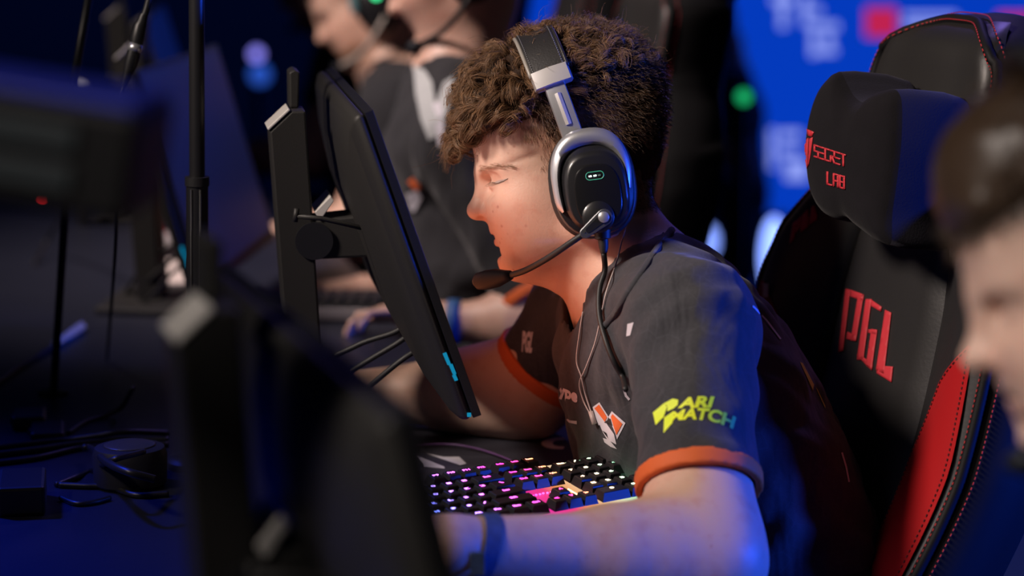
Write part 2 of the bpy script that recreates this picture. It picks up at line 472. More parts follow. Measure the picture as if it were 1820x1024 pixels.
def head_prims():
    P = []
    e = lambda px, py, lat, f, l, u, k=0.02, mode='add', M=HM: P.append(ell(hp(px, py, lat), (f * PX, l, u * PX), M, k, mode))
    e(1008, 192, 0, 163, 0.0765, 128, 0.02)                     # cranium
    e(1075, 262, 0, 92, 0.066, 96, 0.04)                        # back of the head
    e(912, 262, 0, 66, 0.060, 62, 0.03)                         # forehead
    e(906, 296, 0, 58, 0.055, 17, 0.02)                         # brow ridge
    e(960, 350, 0, 92, 0.0600, 92, 0.03)                        # mid face
    e(925, 400, 0, 45, 0.036, 52, 0.03)                         # muzzle
    for s in (-1, 1):
        P.append(rc(hp(1046, 395, s * 0.054), hp(930, 458, s * 0.017), 0.021, 0.0175, 0.03))
        P.append(ell(hp(950, 364, s * 0.036), (66 * PX, 0.0255, 44 * PX), HM, 0.03))          # cheek
        P.append(ell(hp(950, 440, s * 0.036), (42 * PX, 0.018, 34 * PX), HM, 0.03))
        P.append(ell(hp(870, 328, s * 0.031), (20 * PX, 0.019, 14 * PX), HM, 0.016, 'sub'))   # orbit
    P.append(rc(hp(990, 470, 0), hp(925, 466, 0), 0.030, 0.0165, 0.02))                       # under the jaw
    e(921, 465, 0, 23, 0.020, 23, 0.015)                        # chin
    P.append(rc(hp(872, 306), hp(866, 330), 0.010, 0.0085, 0.014))                            # nose root
    P.append(rc(hp(864, 328), hp(848, 369), 0.0082, 0.0092, 0.006))                           # nose ridge
    e(850, 374, 0, 20, 0.0118, 16, 0.006)                       # nose tip
    P.append(rc(hp(852, 376), hp(880, 384), 0.0075, 0.0075, 0.006))
    for s in (-1, 1):
        P.append(ell(hp(871, 377, s * 0.0125), (15 * PX, 0.0070, 12 * PX), HM, 0.004))        # nostril wing
        P.append(ell(hp(890, 380, s * 0.0185), (4 * PX, 0.004, 13 * PX), HM, 0.005, 'sub'))
        P.append(ell(hp(857, 389, s * 0.0062), (8 * PX, 0.003, 4 * PX), HM, 0.003, 'sub'))
        P.append(ell(hp(894, 312, s * 0.0315), (21.5 * PX, 0.0135, 19 * PX), HM, 0.006))      # closed upper lid over the eyeball
        P.append(rc(hp(873, 331, s * 0.022), hp(895, 336, s * 0.042), 0.0032, 0.0028, 0.008))  # lower lid
    P.append(ell(hp(890, 406), (17 * PX, 0.021, 8.5 * PX), HM, 0.006))                          # upper lip
    P.append(ell(hp(897, 430), (17 * PX, 0.019, 8 * PX), HM, 0.005))                      # lower lip
    P.append(ell(hp(884, 419), (24 * PX, 0.019, 4.2 * PX), HM, 0.002, 'sub'))               # parted mouth
    P.append(ell(hp(891, 447), (11 * PX, 0.022, 7 * PX), HM, 0.008, 'sub'))                   # fold under the lip
    for s in (-1, 1):                                                                          # ears (under the headset)
        P.append(ell(hp(1058, 320, s * 0.072), (24 * PX, 0.010, 44 * PX), HM, 0.008))
        P.append(ell(hp(1050, 322, s * 0.082), (12 * PX, 0.006, 24 * PX), HM, 0.006, 'sub'))
    return P
HEADP = head_prims()

def hand_prims(wrist, d, n, side, curl=0.5, k=0.006, spread=1.0):
    "palm and five fingers; d along the hand, n out of the back of the hand, side points to the thumb"
    d = nrm(d); n = nrm(n - d * (n @ d)); t = np.cross(d, n); t = t if t @ side > 0 else -t
    P = [rc(wrist, wrist + d * 0.03, 0.024, 0.022, 0.02)]
    M = np.stack([d, t, n], 1)
    P.append(ell(wrist + d * 0.055, (0.05, 0.040, 0.0155), M, 0.015))
    P.append(ell(wrist + d * 0.045 + t * 0.022 - n * 0.006, (0.034, 0.018, 0.015), M, 0.012))
    for i, (o, L) in enumerate(((0.031, 0.072), (0.0105, 0.080), (-0.0105, 0.075), (-0.030, 0.060))):
        p = wrist + d * (0.096 - 0.012 * (i == 3) - 0.003 * (i == 0)) + t * o - n * 0.001; a = 0.15
        dirv = d + t * o * 3.0 * spread
        for j, (f, r0, r1) in enumerate(((0.46, 0.0098, 0.0088), (0.30, 0.0088, 0.0080), (0.24, 0.0080, 0.0068))):
            a += curl * (0.35, 0.75, 0.55)[j]; q = p + L * f * nrm(nrm(dirv) * math.cos(a) - n * math.sin(a))
            P.append(rc(p, q, r0, r1, 0.003 if j else 0.006)); p = q
    p = wrist + d * 0.028 + t * 0.026 - n * 0.006
    for v, L, r0, r1 in ((d * 0.75 + t * 0.75 - n * 0.25, 0.040, 0.0125, 0.0105), (d * 0.9 + t * 0.30 - n * 0.3, 0.032, 0.0105, 0.0092), (d * 1.0 - t * 0.05 - n * 0.35, 0.025, 0.0092, 0.0072)):
        q = p + L * nrm(v); P.append(rc(p, q, r0, r1, 0.006)); p = q
    return P

def gauss(V, c, r):
    return np.exp(-(((V - c) / r) ** 2).sum(1))

HAIRLINE = np.array([(760, 262), (845, 254), (880, 236), (905, 226), (950, 222), (985, 262), (1010, 330), (1060, 372), (1110, 385), (1150, 378), (1172, 372), (1220, 350)], float)
def person(spec):
    """spec holds camera space joints; builds body (one mesh), eyes, hair, jersey, trousers, shoes under one Empty"""
    g = spec; R, o2, s = g.get('R', np.eye(3)), g.get('head', HO), g.get('scale', 1.0)
    hf = lambda p: o2 + s * (R @ (p - HO))
    hpn = lambda px, py, lat=0: hf(hp(px, py, lat))
    sh, el, wr = g['shoulder'], g['elbow'], g['wrist']; nb = g['neck']; ch, be, pe = g['chest'], g['belly'], g['pelvis']
    head = xform(HEADP, R, HO, o2, s)
    body = list(head)
    body.append(rc(hpn(1075, 395), nb, 0.0575, 0.064, 0.03))
    if 'throat' in g: body.append(rc(hpn(1030, 440), g['throat'], 0.030, 0.025, 0.03))
    body.append(rc(nb, ch, 0.055, 0.085, 0.05, sy=1.25)); body.append(rc(ch, be, 0.088, 0.090, 0.05, sy=1.35)); body.append(rc(be, pe, 0.090, 0.095, 0.05, sy=1.4))
    for i in (0, 1):
        body.append(rc(nb, sh[i], 0.05, 0.05, 0.04)); body.append(rc(sh[i], el[i], *g.get('armr', (0.050, 0.044)), 0.03))
        body.append(rc(el[i], el[i] + 0.35 * (wr[i] - el[i]), 0.045, 0.0435, g.get('armk', 0.03))); body.append(rc(el[i] + 0.25 * (wr[i] - el[i]), wr[i], 0.0445, 0.0275, 0.03))
        hd = g['hand'][i]; body += hand_prims(wr[i], hd[0], hd[1], hd[2], hd[3])
    kn, an, toe = g['knee'], g['ankle'], g['toe']; hipo = np.array([0, 0.09, 0])
    hips = [pe + (-hipo if i == 0 else hipo) for i in (0, 1)]
    for i in (0, 1):
        body.append(rc(hips[i], kn[i], 0.075, 0.052, 0.04)); body.append(rc(kn[i], an[i], 0.050, 0.036, 0.03)); body.append(rc(an[i], toe[i], 0.034, 0.028, 0.02))
    pts = [p[1] for p in body] + [p[2] for p in body if p[0] == 'rc']
    lo = np.min(pts, 0) - 0.17; hi = np.max(pts, 0) + 0.17
    h0, h1 = g['res']; hb = [hpn(775, 40), hpn(1200, 520)]; hl = np.minimum(*hb); hh = np.maximum(*hb)
    fx = [(hl[0], hh[0])]; fy = [(o2[1] - 0.10, o2[1] + 0.10)]; fz = [(hl[2], hh[2])]
    if 'bone' in g: pass
    F = Field(axis(lo[0], hi[0], fx, h0, h1), axis(lo[1], hi[1], fy, h0, h1), axis(lo[2], hi[2], fz, h0, h1))
    F.apply(body); V, Q = F.mesh(); V = relax(V, Q, 1, 0.35)
    root_c = pe.copy(); rw = W(root_c); rw = np.array([rw[0], rw[1], 0.0 if g.get('floor', True) else rw[2]])
    root = thing(g['name'], g['label'], 'person', rw, 0.0, g.get('group'))
    # skin colour attribute
    base = np.array(g['skin']); C = np.tile(base, (len(V), 1)); Vh = (V - o2) @ R / s + HO
    def paint(c, r, col, a):
        k = np.clip(gauss(Vh, c, np.asarray(r)) * a, 0, 1)[:, None]; C[:] = C * (1 - k) + np.array(col) * k
    paint(hp(888, 407), (12 * PX, 0.019, 7 * PX), base * (0.86, 0.50, 0.47), 0.75); paint(hp(890, 429), (13 * PX, 0.016, 7 * PX), base * (0.86, 0.46, 0.44), 0.95)
    for sg in (-1, 1):
        paint(hp(930, 380, sg * 0.05), (75 * PX, 0.04, 55 * PX), base * (1.0, 0.85, 0.82), 0.6)
        paint(hp(960, 430, sg * 0.05), (50 * PX, 0.03, 40 * PX), base * (0.96, 0.80, 0.77), 0.6)
        paint(hp(868, 378, sg * 0.012), (20 * PX, 0.012, 16 * PX), base * (0.92, 0.66, 0.64), 0.6)
        paint(hp(985, 300, sg * 0.07), (34 * PX, 0.03, 60 * PX), base * (0.7, 0.64, 0.62), 0.4)      # cropped temple hair
        paint(hp(1000, 262, sg * 0.07), (50 * PX, 0.03, 40 * PX), np.array(g['hairc']) * 1.2, 0.8)
    hx = Vh[:, 0] / HD * FPX + 910; hy = 512 - Vh[:, 2] / HD * FPX; km = np.clip((np.interp(hx, HAIRLINE[:, 0], HAIRLINE[:, 1]) - hy) / 14 + 0.5, 0, 1)[:, None] * 0.95; C[:] = C * (1 - km) + np.array(g['hairc']) * 0.45 * km
    if g.get('beard'):
        for sg in (-1, 0, 1):
            paint(hp(940, 455, sg * 0.04), (60 * PX, 0.04, 34 * PX), g['beard'], 0.95); paint(hp(890, 400, sg * 0.03), (18 * PX, 0.02, 8 * PX), g['beard'], 0.7)
    Vw = W(V); me = npmesh('body', Vw - rw, Q)
    ca = me.color_attributes.new('tint', 'FLOAT_COLOR', 'POINT'); ca.data.foreach_set('color', np.concatenate([C, np.ones((len(C), 1))], 1).astype(np.float32).ravel())
    bo = link('body', me, skin_mat(g['skinname'], g['skin']), root)
    out = dict(root=root, V=V, Q=Q, Vw=Vw, bvh=bvh_of(Vw, Q), hpn=hpn, rw=rw, N=vnormals(V, Q), Vh=Vh)
    # jersey
    infl = g.get('infl', 0.012); T = []
    J = [rc(nb, ch, 0.062, 0.100, 0.05, sy=1.35), rc(ch, be, 0.103, 0.106, 0.05, sy=1.42), rc(be, pe, 0.106, 0.108, 0.05, sy=1.42)]
    for i in (0, 1): J.append(rc(nb + (ch - nb) * 0.12, sh[i], 0.058, 0.064, 0.05))
    J += g.get('jextra', [])
    jl = np.min([p[1] for p in J] + list(el), 0) - 0.2; jh = np.max([p[1] for p in J] + list(el) + [pe], 0) + 0.2
    hj = g['jres']; FJ = Field(np.arange(jl[0], jh[0], hj, np.float32), np.arange(jl[1], jh[1], hj, np.float32), np.arange(jl[2], jh[2], hj, np.float32))
    FJ.apply(J); cuffs = []
    full = tuple(slice(0, m) for m in FJ.F.shape)
    for i in (0, 1):
        t = g['sleeve'][i]; p0 = sh[i] + t * (el[i] - sh[i]); cn = g.get('cuffn', [None, None])[i]
        axv = nrm(el[i] - sh[i]) if cn is None else nrm(cn)
        p = rc(sh[i], el[i], 0.066, 0.062 if not g.get('tight') else 0.056, g.get('jk', 0.03)); sl = FJ.rng(*FJ.box(p)); d = FJ.dist(p, sl); X, Y, Z = FJ.grids(sl)
        pl = (X - p0[0]) * axv[0] + (Y - p0[1]) * axv[1] + (Z - p0[2]) * axv[2]
        if t < 1: dd_ = np.maximum(d, pl)
        else: dd_ = d
        FJ.merge(sl, dd_.astype(np.float32), g.get('jk', 0.03), 'add')
        if t < 1: cuffs.append((p, p0, axv))
        else:
            p = rc(el[i], wr[i], 0.058, 0.040, 0.02); FJ.apply([p])
    # cloth folds
    X, Y, Z = FJ.grids(full)
    if g.get('folds', True):
        f = (np.sin(38 * X + 21 * Z + 6 * np.sin(17 * Y + 9 * Z)) * np.sin(19 * Y - 16 * X + 4 * np.sin(23 * Z)) * 0.0034
             + np.sin(74 * X - 52 * Z + 5 * np.sin(31 * Y)) * np.sin(29 * Y + 33 * Z + 2 * np.sin(40 * X)) * 0.0016)
        FJ.F += f.astype(np.float32)
    for q in g.get('foldlines', []): FJ.apply([q])
    # neck opening
    nx = g['neckcut']; sl = full
    d = FJ.dist(rc(hpn(1060, 360), g.get('neckto', nb + 0.05 * (ch - nb)), *g.get('neckr', (0.066, 0.062)), 0.01), sl)
    if nx is not None:
        a, b = nx; t = nrm(b - a); nn = nrm(np.cross(t, [0, 1, 0])); nn = nn if nn[0] < 0 else -nn
        hs = -((X - a[0]) * nn[0] + (Z - a[2]) * nn[2]); d = np.maximum(d, hs)
    FJ.merge(sl, d.astype(np.float32), 0.006, 'sub')
    VJ, QJ = FJ.mesh(); VJ = relax(VJ, QJ, 1, 0.3); VJw = W(VJ)
    jo = link('jersey', npmesh('jersey', VJw - rw, QJ), g['jmat'], root); out['jbvh'] = bvh_of(VJw, QJ); out['jersey'] = jo
    if g.get('cuffm'):
        for p, p0, axv in cuffs:
            e0 = p0 - 0.1; e1 = p0 + 0.1; hc = 0.0025
            FC = Field(*(np.arange(e0[i], e1[i], hc, np.float32) for i in range(3))); sl = tuple(slice(0, m) for m in FC.F.shape); X, Y, Z = FC.grids(sl)
            d = FC.dist(p, sl) - 0.0042; pl = (X - p0[0]) * axv[0] + (Y - p0[1]) * axv[1] + (Z - p0[2]) * axv[2]
            FC.F = np.maximum(np.maximum(d, np.abs(pl + 0.004) - 0.0085), -(d + 0.008)).astype(np.float32)
            VC, QC = FC.mesh(); link('sleeve_cuff', npmesh('sleeve_cuff', W(relax(VC, QC, 1)) - rw, QC), g['cuffm'], root)['label'] = g.get('cufflabel', 'orange sleeve cuff')
    # trousers and shoes
    Tp = [rc(be + (pe - be) * 0.7, pe, 0.105, 0.11, 0.04, sy=1.4)]
    for i in (0, 1): Tp += [rc(hips[i], kn[i], 0.088, 0.066, 0.04), rc(kn[i], an[i] + 0.1 * (kn[i] - an[i]), 0.064, 0.052, 0.03)]
    tl = np.min([p[1] for p in Tp] + [p[2] for p in Tp], 0) - 0.16; th = np.max([p[1] for p in Tp] + [p[2] for p in Tp], 0) + 0.16
    FT = Field(*(np.arange(tl[i], th[i], 0.012, np.float32) for i in range(3))); FT.apply(Tp); VT, QT = FT.mesh()
    link('trousers', npmesh('trousers', W(VT) - rw, QT), mat('trouser_cloth', (0.012, 0.012, 0.016), 0.9, bump=(300, 0.3)), root)
    for i in (0, 1):
        b = an[i] + (toe[i] - an[i]) * 0.1; Sp = [rc(b, toe[i], 0.047, 0.040, 0.02), rc(an[i] - nrm(toe[i] - an[i]) * 0.02, b, 0.046, 0.046, 0.02)]
        l0 = np.minimum(an[i], toe[i]) - 0.09; l1 = np.maximum(an[i], toe[i]) + 0.09
        FS = Field(*(np.arange(l0[k], l1[k], 0.007, np.float32) for k in range(3))); FS.apply(Sp); VS, QS = FS.mesh()
        link('shoe', npmesh('shoe', W(VS) - rw, QS), mat('shoe_leather', (0.02, 0.02, 0.022), 0.5), root)
    # eyes
    for sg in (-1, 1):
        mb = MB(); c = W(hpn(900, 316, sg * 0.0315)); mb.lathe(c, [(0.0115 * math.sin(a), -0.0115 * math.cos(a)) for a in np.linspace(0.01, math.pi - 0.01, 10)], n=16)
        obj('eye', mb, mat('eye_white', (0.62, 0.58, 0.56), 0.15), root, smooth=True)
    return out

def ribbon_mesh(P, Rr, n=3):
    "P (strands, points, 3): thin three sided hairs"
    S, K, _ = P.shape; T = np.gradient(P, axis=1); T /= np.linalg.norm(T, axis=2, keepdims=True) + 1e-9
    a = np.random.randn(S, 1, 3); U = np.cross(T, a); U /= np.linalg.norm(U, axis=2, keepdims=True) + 1e-9; Wv = np.cross(T, U)
    an = np.arange(n) * 2 * math.pi / n
    V = P[:, :, None, :] + Rr[:, :, None, None] * (np.cos(an)[None, None, :, None] * U[:, :, None, :] + np.sin(an)[None, None, :, None] * Wv[:, :, None, :])
    V = V.reshape(-1, 3); s0 = (np.arange(S) * K * n)[:, None, None]; k0 = (np.arange(K - 1) * n)[None, :, None]; j = np.arange(n)[None, None, :]; j1 = (j + 1) % n
    Q = np.stack([s0 + k0 + j, s0 + k0 + j1, s0 + k0 + n + j1, s0 + k0 + n + j], -1).reshape(-1, 4)
    return V, Q


def scalp(P):
    Vh = P['Vh']; px = (Vh[:, 0] / HD) * FPX + 910; py = 512 - Vh[:, 2] / HD * FPX
    ok = np.where((py < np.interp(px, HAIRLINE[:, 0], HAIRLINE[:, 1])) & (np.abs(Vh[:, 1] - HD) < 0.085) & (px > 780) & (px < 1200) & (py > 20))[0]
    return ok, px, py

def curls(P, m, nclump, per, seg=16, length=1.0, rad=0.00029):
    "curly locks: bundles of hairs that leave the scalp and roll up"
    ok, px, py = scalp(P); Vh, N = P['Vh'], P['N']; R = P['R']; fwd, up = R @ HFW, R @ HUP
    lat = np.abs(Vh[:, 1] - HD)
    top = ok[(py[ok] < 185 - 0.38 * (px[ok] - 960)) | (px[ok] < 945) | ((lat[ok] < 0.045) & (py[ok] < 120))]
    pick = np.random.choice(top, nclump); root = P['V'][pick]; nn = N[pick]; rx = px[pick]
    front = np.clip((985 - rx) / 110, 0, 1)[:, None]; rnd = lambda a, b: np.random.uniform(a, b, (nclump, 1))
    comb = front * (fwd * 0.75 - up * 0.30) + (1 - front) * (up * 0.1 - fwd * 0.35) + np.random.randn(nclump, 3) * 0.30
    tang = comb - nn * (comb * nn).sum(1, keepdims=True); tang /= np.linalg.norm(tang, axis=1, keepdims=True) + 1e-9
    axis_ = np.cross(nn, tang); tw = rnd(-0.9, 0.9); e1 = tang * np.cos(tw) + axis_ * np.sin(tw); ax = np.cross(nn, e1)
    H = (0.018 + 0.017 * front) * rnd(0.6, 1.15) * length; r = (0.0080 + 0.0040 * front) * rnd(0.7, 1.35); turns = rnd(0.6, 1.2); drift = (0.006 + 0.016 * front) * rnd(0.4, 1.1)
    t = np.linspace(0, 1, seg)[None, :, None]; th = np.maximum(0, t - 0.22) / 0.78 * turns[:, None] * 6.283
    rise = 1 - (1 - np.minimum(1, t / 0.45)) ** 2
    path = root[:, None] + nn[:, None] * (H[:, None] * rise) + tang[:, None] * drift[:, None] * t + r[:, None] * (np.sin(th) * e1[:, None] - (1 - np.cos(th)) * nn[:, None] * 0.85) + ax[:, None] * (rnd(-0.012, 0.012)[:, None] * t)
    path = path - (up * 0.006)[None, None] * t * front[:, None]
    S = []
    for k in range(per):
        o = np.random.randn(nclump, 1, 3) * 0.0015; g = np.random.randn(nclump, 1, 3) * 0.0022 * t ** 1.5; sc = np.random.uniform(0.86, 1.08, (nclump, 1, 1)); cen = path[:, seg // 2:seg // 2 + 1]
        S.append(cen + (path - cen) * sc + o + g)
    S = np.concatenate(S)
    nfly = int(nclump * 1.6); fl = S[np.random.choice(len(S), nfly)] ; fl = fl + np.random.randn(nfly, 1, 3) * 0.010 * np.linspace(0, 1, seg)[None, :, None] ** 2 + 0.004 * np.linspace(0, 1, seg)[None, :, None] * np.random.rand(nfly, 1, 1) * (up * 1.0)[None, None]
    Rr = np.tile(np.linspace(1, 0.5, seg)[None], (len(S), 1)) * rad * np.random.uniform(0.7, 1.2, (len(S), 1))
    V, Q = ribbon_mesh(np.concatenate([S, fl]), np.concatenate([Rr, np.full((nfly, seg), rad * 0.45)]))
    o = link('hair', npmesh('hair', W(V) - P['rw'], Q), m, P['root']); o['kind'] = 'stuff'; return o

def crop(P, m, n, L=0.014, rad=0.0003, seg=6, where=None):
    "short brushed hairs at the back and the sides"
    ok, px, py = scalp(P); N = P['N']; R = P['R']; fwd, up = R @ HFW, R @ HUP
    pick = np.random.choice(ok, n); root = P['V'][pick]; nn = N[pick]; h = np.clip((py[pick] - 40) / 260, 0, 1)[:, None]; f = np.clip((970 - px[pick]) / 60, 0, 1)[:, None]
    d = nn * (0.9 - 0.55 * h) - up * (0.15 + 0.6 * h) - fwd * (0.35 - 0.8 * f) + np.random.randn(n, 3) * 0.25; d /= np.linalg.norm(d, axis=1, keepdims=True)
    ln = L * (1.75 - 1.35 * h) * np.random.uniform(0.6, 1.2, (n, 1)); t = np.linspace(0, 1, seg)[None, :, None]
    w = np.random.randn(n, 1, 3) * 0.0022 * np.sin(t * 6) * (1 - h[:, None])
    S = root[:, None] - nn[:, None] * 0.001 + d[:, None] * ln[:, None] * t - (up * 0.5)[None, None] * ln[:, None] * t ** 2 * 0.4 + w + nn[:, None] * (0.010 * (1 - h))[:, None] * np.minimum(1, t * 3)
    V, Q = ribbon_mesh(S, np.tile(np.linspace(1, 0.45, seg)[None], (n, 1)) * rad)
    o = link('hair_crop', npmesh('hair_crop', W(V) - P['rw'], Q), m, P['root']); o['kind'] = 'stuff'; return o

def hair_cap(P, spec, m, thick_front=0.030, thick=0.012, res=0.004, LUMP=0.6):
    R, o2, s = spec.get('R', np.eye(3)), spec.get('head', HO), spec.get('scale', 1.0)
    pr = [ell(hp(1004, 178), (160 * PX + thick, 0.0745 + thick * 0.7, 126 * PX + thick), HM, 0.02), ell(hp(1085, 262), (86 * PX + 0.003, 0.066, 94 * PX), HM, 0.03),
          ell(hp(885, 165), (52 * PX + thick_front, 0.054, 48 * PX + thick_front * 0.4), HM, 0.03), ell(hp(858, 212), (28 * PX + thick_front * 0.4, 0.050, 30 * PX), HM, 0.02)]
    pr = xform(pr, R, HO, o2, s)
    lo = np.min([p[1] for p in pr], 0) - 0.16; hi = np.max([p[1] for p in pr], 0) + 0.16
    F = Field(*(np.arange(lo[i], hi[i], res, np.float32) for i in range(3))); F.apply(pr)
    X, Y, Z = F.grids(tuple(slice(0, q) for q in F.F.shape))
    F.F += LUMP * (0.0045 * np.sin(150 * X + 90 * Y + 2 * np.sin(120 * Z)) * np.sin(140 * Z - 60 * Y + 2 * np.sin(90 * X)) + 0.003 * np.sin(260 * Y + 150 * Z) * np.sin(230 * X - 120 * Z)).astype(np.float32)
    # cut along the hairline (in the head's own frame)
    A = np.stack(np.broadcast_arrays(X - o2[0], Y - o2[1], Z - o2[2]), -1) @ R / s + HO
    px = A[..., 0] / HD * FPX + 910; py = 512 - A[..., 2] / HD * FPX
    cut = (py - (np.interp(px, HAIRLINE[:, 0], HAIRLINE[:, 1]) + 2)) * PX
    F.F = np.maximum(F.F, cut.astype(np.float32)); V, Q = F.mesh(); V = relax(V, Q, 1, 0.4)
    return link('hair_base', npmesh('hair_base', W(V) - P['rw'], Q), m, P['root'])

# ------------------------------------------------------------------ the setting
DESK_Z = 0.73
ROW = nrm([-0.24, 0.97, 0])                      # direction of the row of desks
ACR = np.array([ROW[1], -ROW[0], 0])             # across the desk, towards the players
ROWROT = math.atan2(-ROW[0], ROW[1])

def struct(name, mb, m, **k):
    o = obj(name, mb, m, **k); o['kind'] = 'structure'; return o

struct('floor', MB().box((0.4, 5.5, -0.05), (9, 15, 0.1)), mat('stage_floor', (0.012, 0.014, 0.022), 0.45, var=(3, 0.3)))
struct('wall_back', MB().box((0.4, 10.6, 2.0), (9, 0.1, 4.1)), mat('dark_drape', (0.010, 0.012, 0.03), 0.9, bump=(6, 0.3)))
struct('wall_left', MB().box((-4.0, 5.5, 2.0), (0.1, 15, 4.1)), mat('dark_drape'))

# ------------------------------------------------------------------ players
def seated_legs(hip, knee_x, ankle_x, dy=0.1, toe=-0.16, sgn=-1):
    "camera space knees, ankles, toes of a sitter facing -x, hip given in world space"
    k, a, t = [], [], []
    for s in (-1, 1):
        y = hip[1] + s * dy
        k.append(toc((knee_x, y + s * 0.03, 0.53))); a.append(toc((ankle_x, y + s * 0.03, 0.10))); t.append(toc((ankle_x + toe, y + s * 0.04, 0.045)))
    return k, a, t

def sitter(**g):
    hipw = W(g['pelvis']); k, a, t = seated_legs(hipw, hipw[0] - 0.42, hipw[0] - 0.40)
    g.update(knee=k, ankle=a, toe=t); P = person(g); P['R'] = g.get('R', np.eye(3)); P['spec'] = g; return P

def rot_pitch(deg):
    a = math.radians(deg); c, s = math.cos(a), math.sin(a)
    return np.array([[c, 0, s], [0, 1, 0], [-s, 0, c]])

BROWN = (0.185, 0.100, 0.050); SKIN = (0.68, 0.44, 0.34)
SUB = sitter(name='person', label='person with curly brown hair and orange-cuffed grey jersey leaning at the keyboard, headset on',
             skin=SKIN, skinname='skin_fair', hairc=BROWN, head=HO, R=np.eye(3), res=(0.0018, 0.0065), jres=0.0048, jmat=jersey_mat('jersey_grey', (0.048, 0.048, 0.056)), cuffm=mat('cuff_orange', (0.72, 0.13, 0.025), 0.7, bump=(800, 0.2)),
             neck=cs(1148, 528, 2.65), throat=cs(1095, 560, 2.65), chest=cs(1192, 615, 2.65), belly=cs(1325, 900, 2.66), pelvis=cs(1420, 1105, 2.66),
             shoulder=[cs(1226, 575, 2.47), cs(1035, 570, 2.83)], elbow=[cs(1250, 996, 2.335), cs(935, 690, 2.87)], wrist=[cs(798, 972, 2.21), cs(596, 705, 2.93)],
             hand=[(np.array([-0.85, 0.6, 0.05]), np.array([0.1, 0.25, 1]), np.array([0, 1, 0]), 0.6), (np.array([-1, 0.05, 0.0]), np.array([0.1, 0.17, 1]), np.array([0, -1, 0]), 0.4)],
             armr=(0.054, 0.052), armk=0.06, tight=True, jextra=[rc(cs(1290, 750, 2.66), cs(1360, 980, 2.66), 0.105, 0.110, 0.05, sy=1.3), rc(cs(1085, 645, 2.67), cs(1108, 800, 2.66), 0.056, 0.056, 0.04, sy=1.6)], sleeve=[0.70, 0.74], neckcut=(hp(1200, 400), hp(1068, 573)), neckr=(0.070, 0.078), neckto=cs(1140, 590, 2.65), jk=0.022)

def off_person(name, label, o2, Rm, nk, c, b, p, sh, el, wr, hands, skin, skinname, hairc, jm, sleeve, cuffm=None, group=None, **k):
    return sitter(name=name, label=label, skin=skin, skinname=skinname, hairc=hairc, head=o2, R=Rm, res=k.pop('res', (0.0055, 0.014)), jres=k.pop('jres', 0.011), jmat=jm, cuffm=cuffm,
                  neck=nk, chest=c, belly=b, pelvis=p, shoulder=sh, elbow=el, wrist=wr, hand=hands, sleeve=sleeve, neckcut=None, group=group, **k)

HANDS = [(np.array([-1, 0.1, 0.05]), np.array([0.1, 0.17, 1]), np.array([0, 1, 0]), 0.6), (np.array([-1, 0.0, 0.05]), np.array([0.1, 0.17, 1]), np.array([0, -1, 0]), 0.5)]
JB = jersey_mat('jersey_black', (0.024, 0.024, 0.028), 0.3)
# neighbour in the foreground
Rf = rot_pitch(-6); dF = 1.60
of = cs(1712, 640, dF) - Rf @ (hp(832, 374) - HO)
FG = off_person('person', 'person in plain grey jersey with short dark hair, in front of the gaming chair', of, Rf,
                of + (0.085, 0, -0.15), of + (0.10, 0, -0.26), of + (0.16, 0, -0.48), of + (0.20, 0, -0.62),
                [of + (0.075, -0.19, -0.235), of + (0.075, 0.19, -0.235)], [of + (0.03, -0.22, -0.50), of + (0.03, 0.20, -0.50)], [of + (-0.20, -0.16, -0.50), of + (-0.20, 0.14, -0.50)], HANDS,
                (0.66, 0.44, 0.35), 'skin_light', (0.05, 0.03, 0.018), MATS['jersey_grey'], [0.75, 0.75], mat('cuff_orange'), res=(0.004, 0.012), jres=0.009)
# second player behind the subject
d2 = 3.75; o2 = cs(806, -62, d2); R2 = rot_pitch(-14)
P2 = off_person('person', 'person in black jersey with pale grey collar, forearm stretched along the desk behind the monitor', o2, R2,
                cs(806, 150, d2), cs(806, 275, d2), cs(850, 480, d2), cs(905, 640, d2),
                [cs(822, 262, d2 - 0.18), cs(785, 235, d2 + 0.18)], [cs(985, 575, 3.50), cs(905, 560, 3.98)], [cs(795, 572, 3.52), cs(650, 520, 3.95)],
                [(np.array([-1, 0.1, 0.16]), np.array([0.1, 0.17, 1]), np.array([0, 1, 0]), 0.8), HANDS[1]],
                (0.58, 0.36, 0.28), 'skin_tan', (0.012, 0.010, 0.010), JB, [0.85, 0.85], mat('cuff_orange'))
# third player
d3 = 4.75; o3 = cs(563, 72, d3) - rot_pitch(-16) @ (hp(832, 374) - HO)
P3 = off_person('person', 'bearded person in profile with grey boom microphone, black clothes, behind the black jersey player', o3, rot_pitch(-16),
                o3 + (0.06, 0, -0.16), o3 + (0.09, 0, -0.27), o3 + (0.13, 0, -0.48), o3 + (0.17, 0, -0.62),
                [o3 + (0.06, -0.18, -0.23), o3 + (0.06, 0.18, -0.23)], [o3 + (-0.02, -0.2, -0.46), o3 + (-0.02, 0.2, -0.46)], [cs(452, 428, d3 - 0.15), cs(430, 415, d3 + 0.2)], HANDS,
                (0.66, 0.42, 0.32), 'skin_pink', (0.02, 0.014, 0.010), JB, [0.5, 0.5], None, beard=(0.16, 0.075, 0.03))
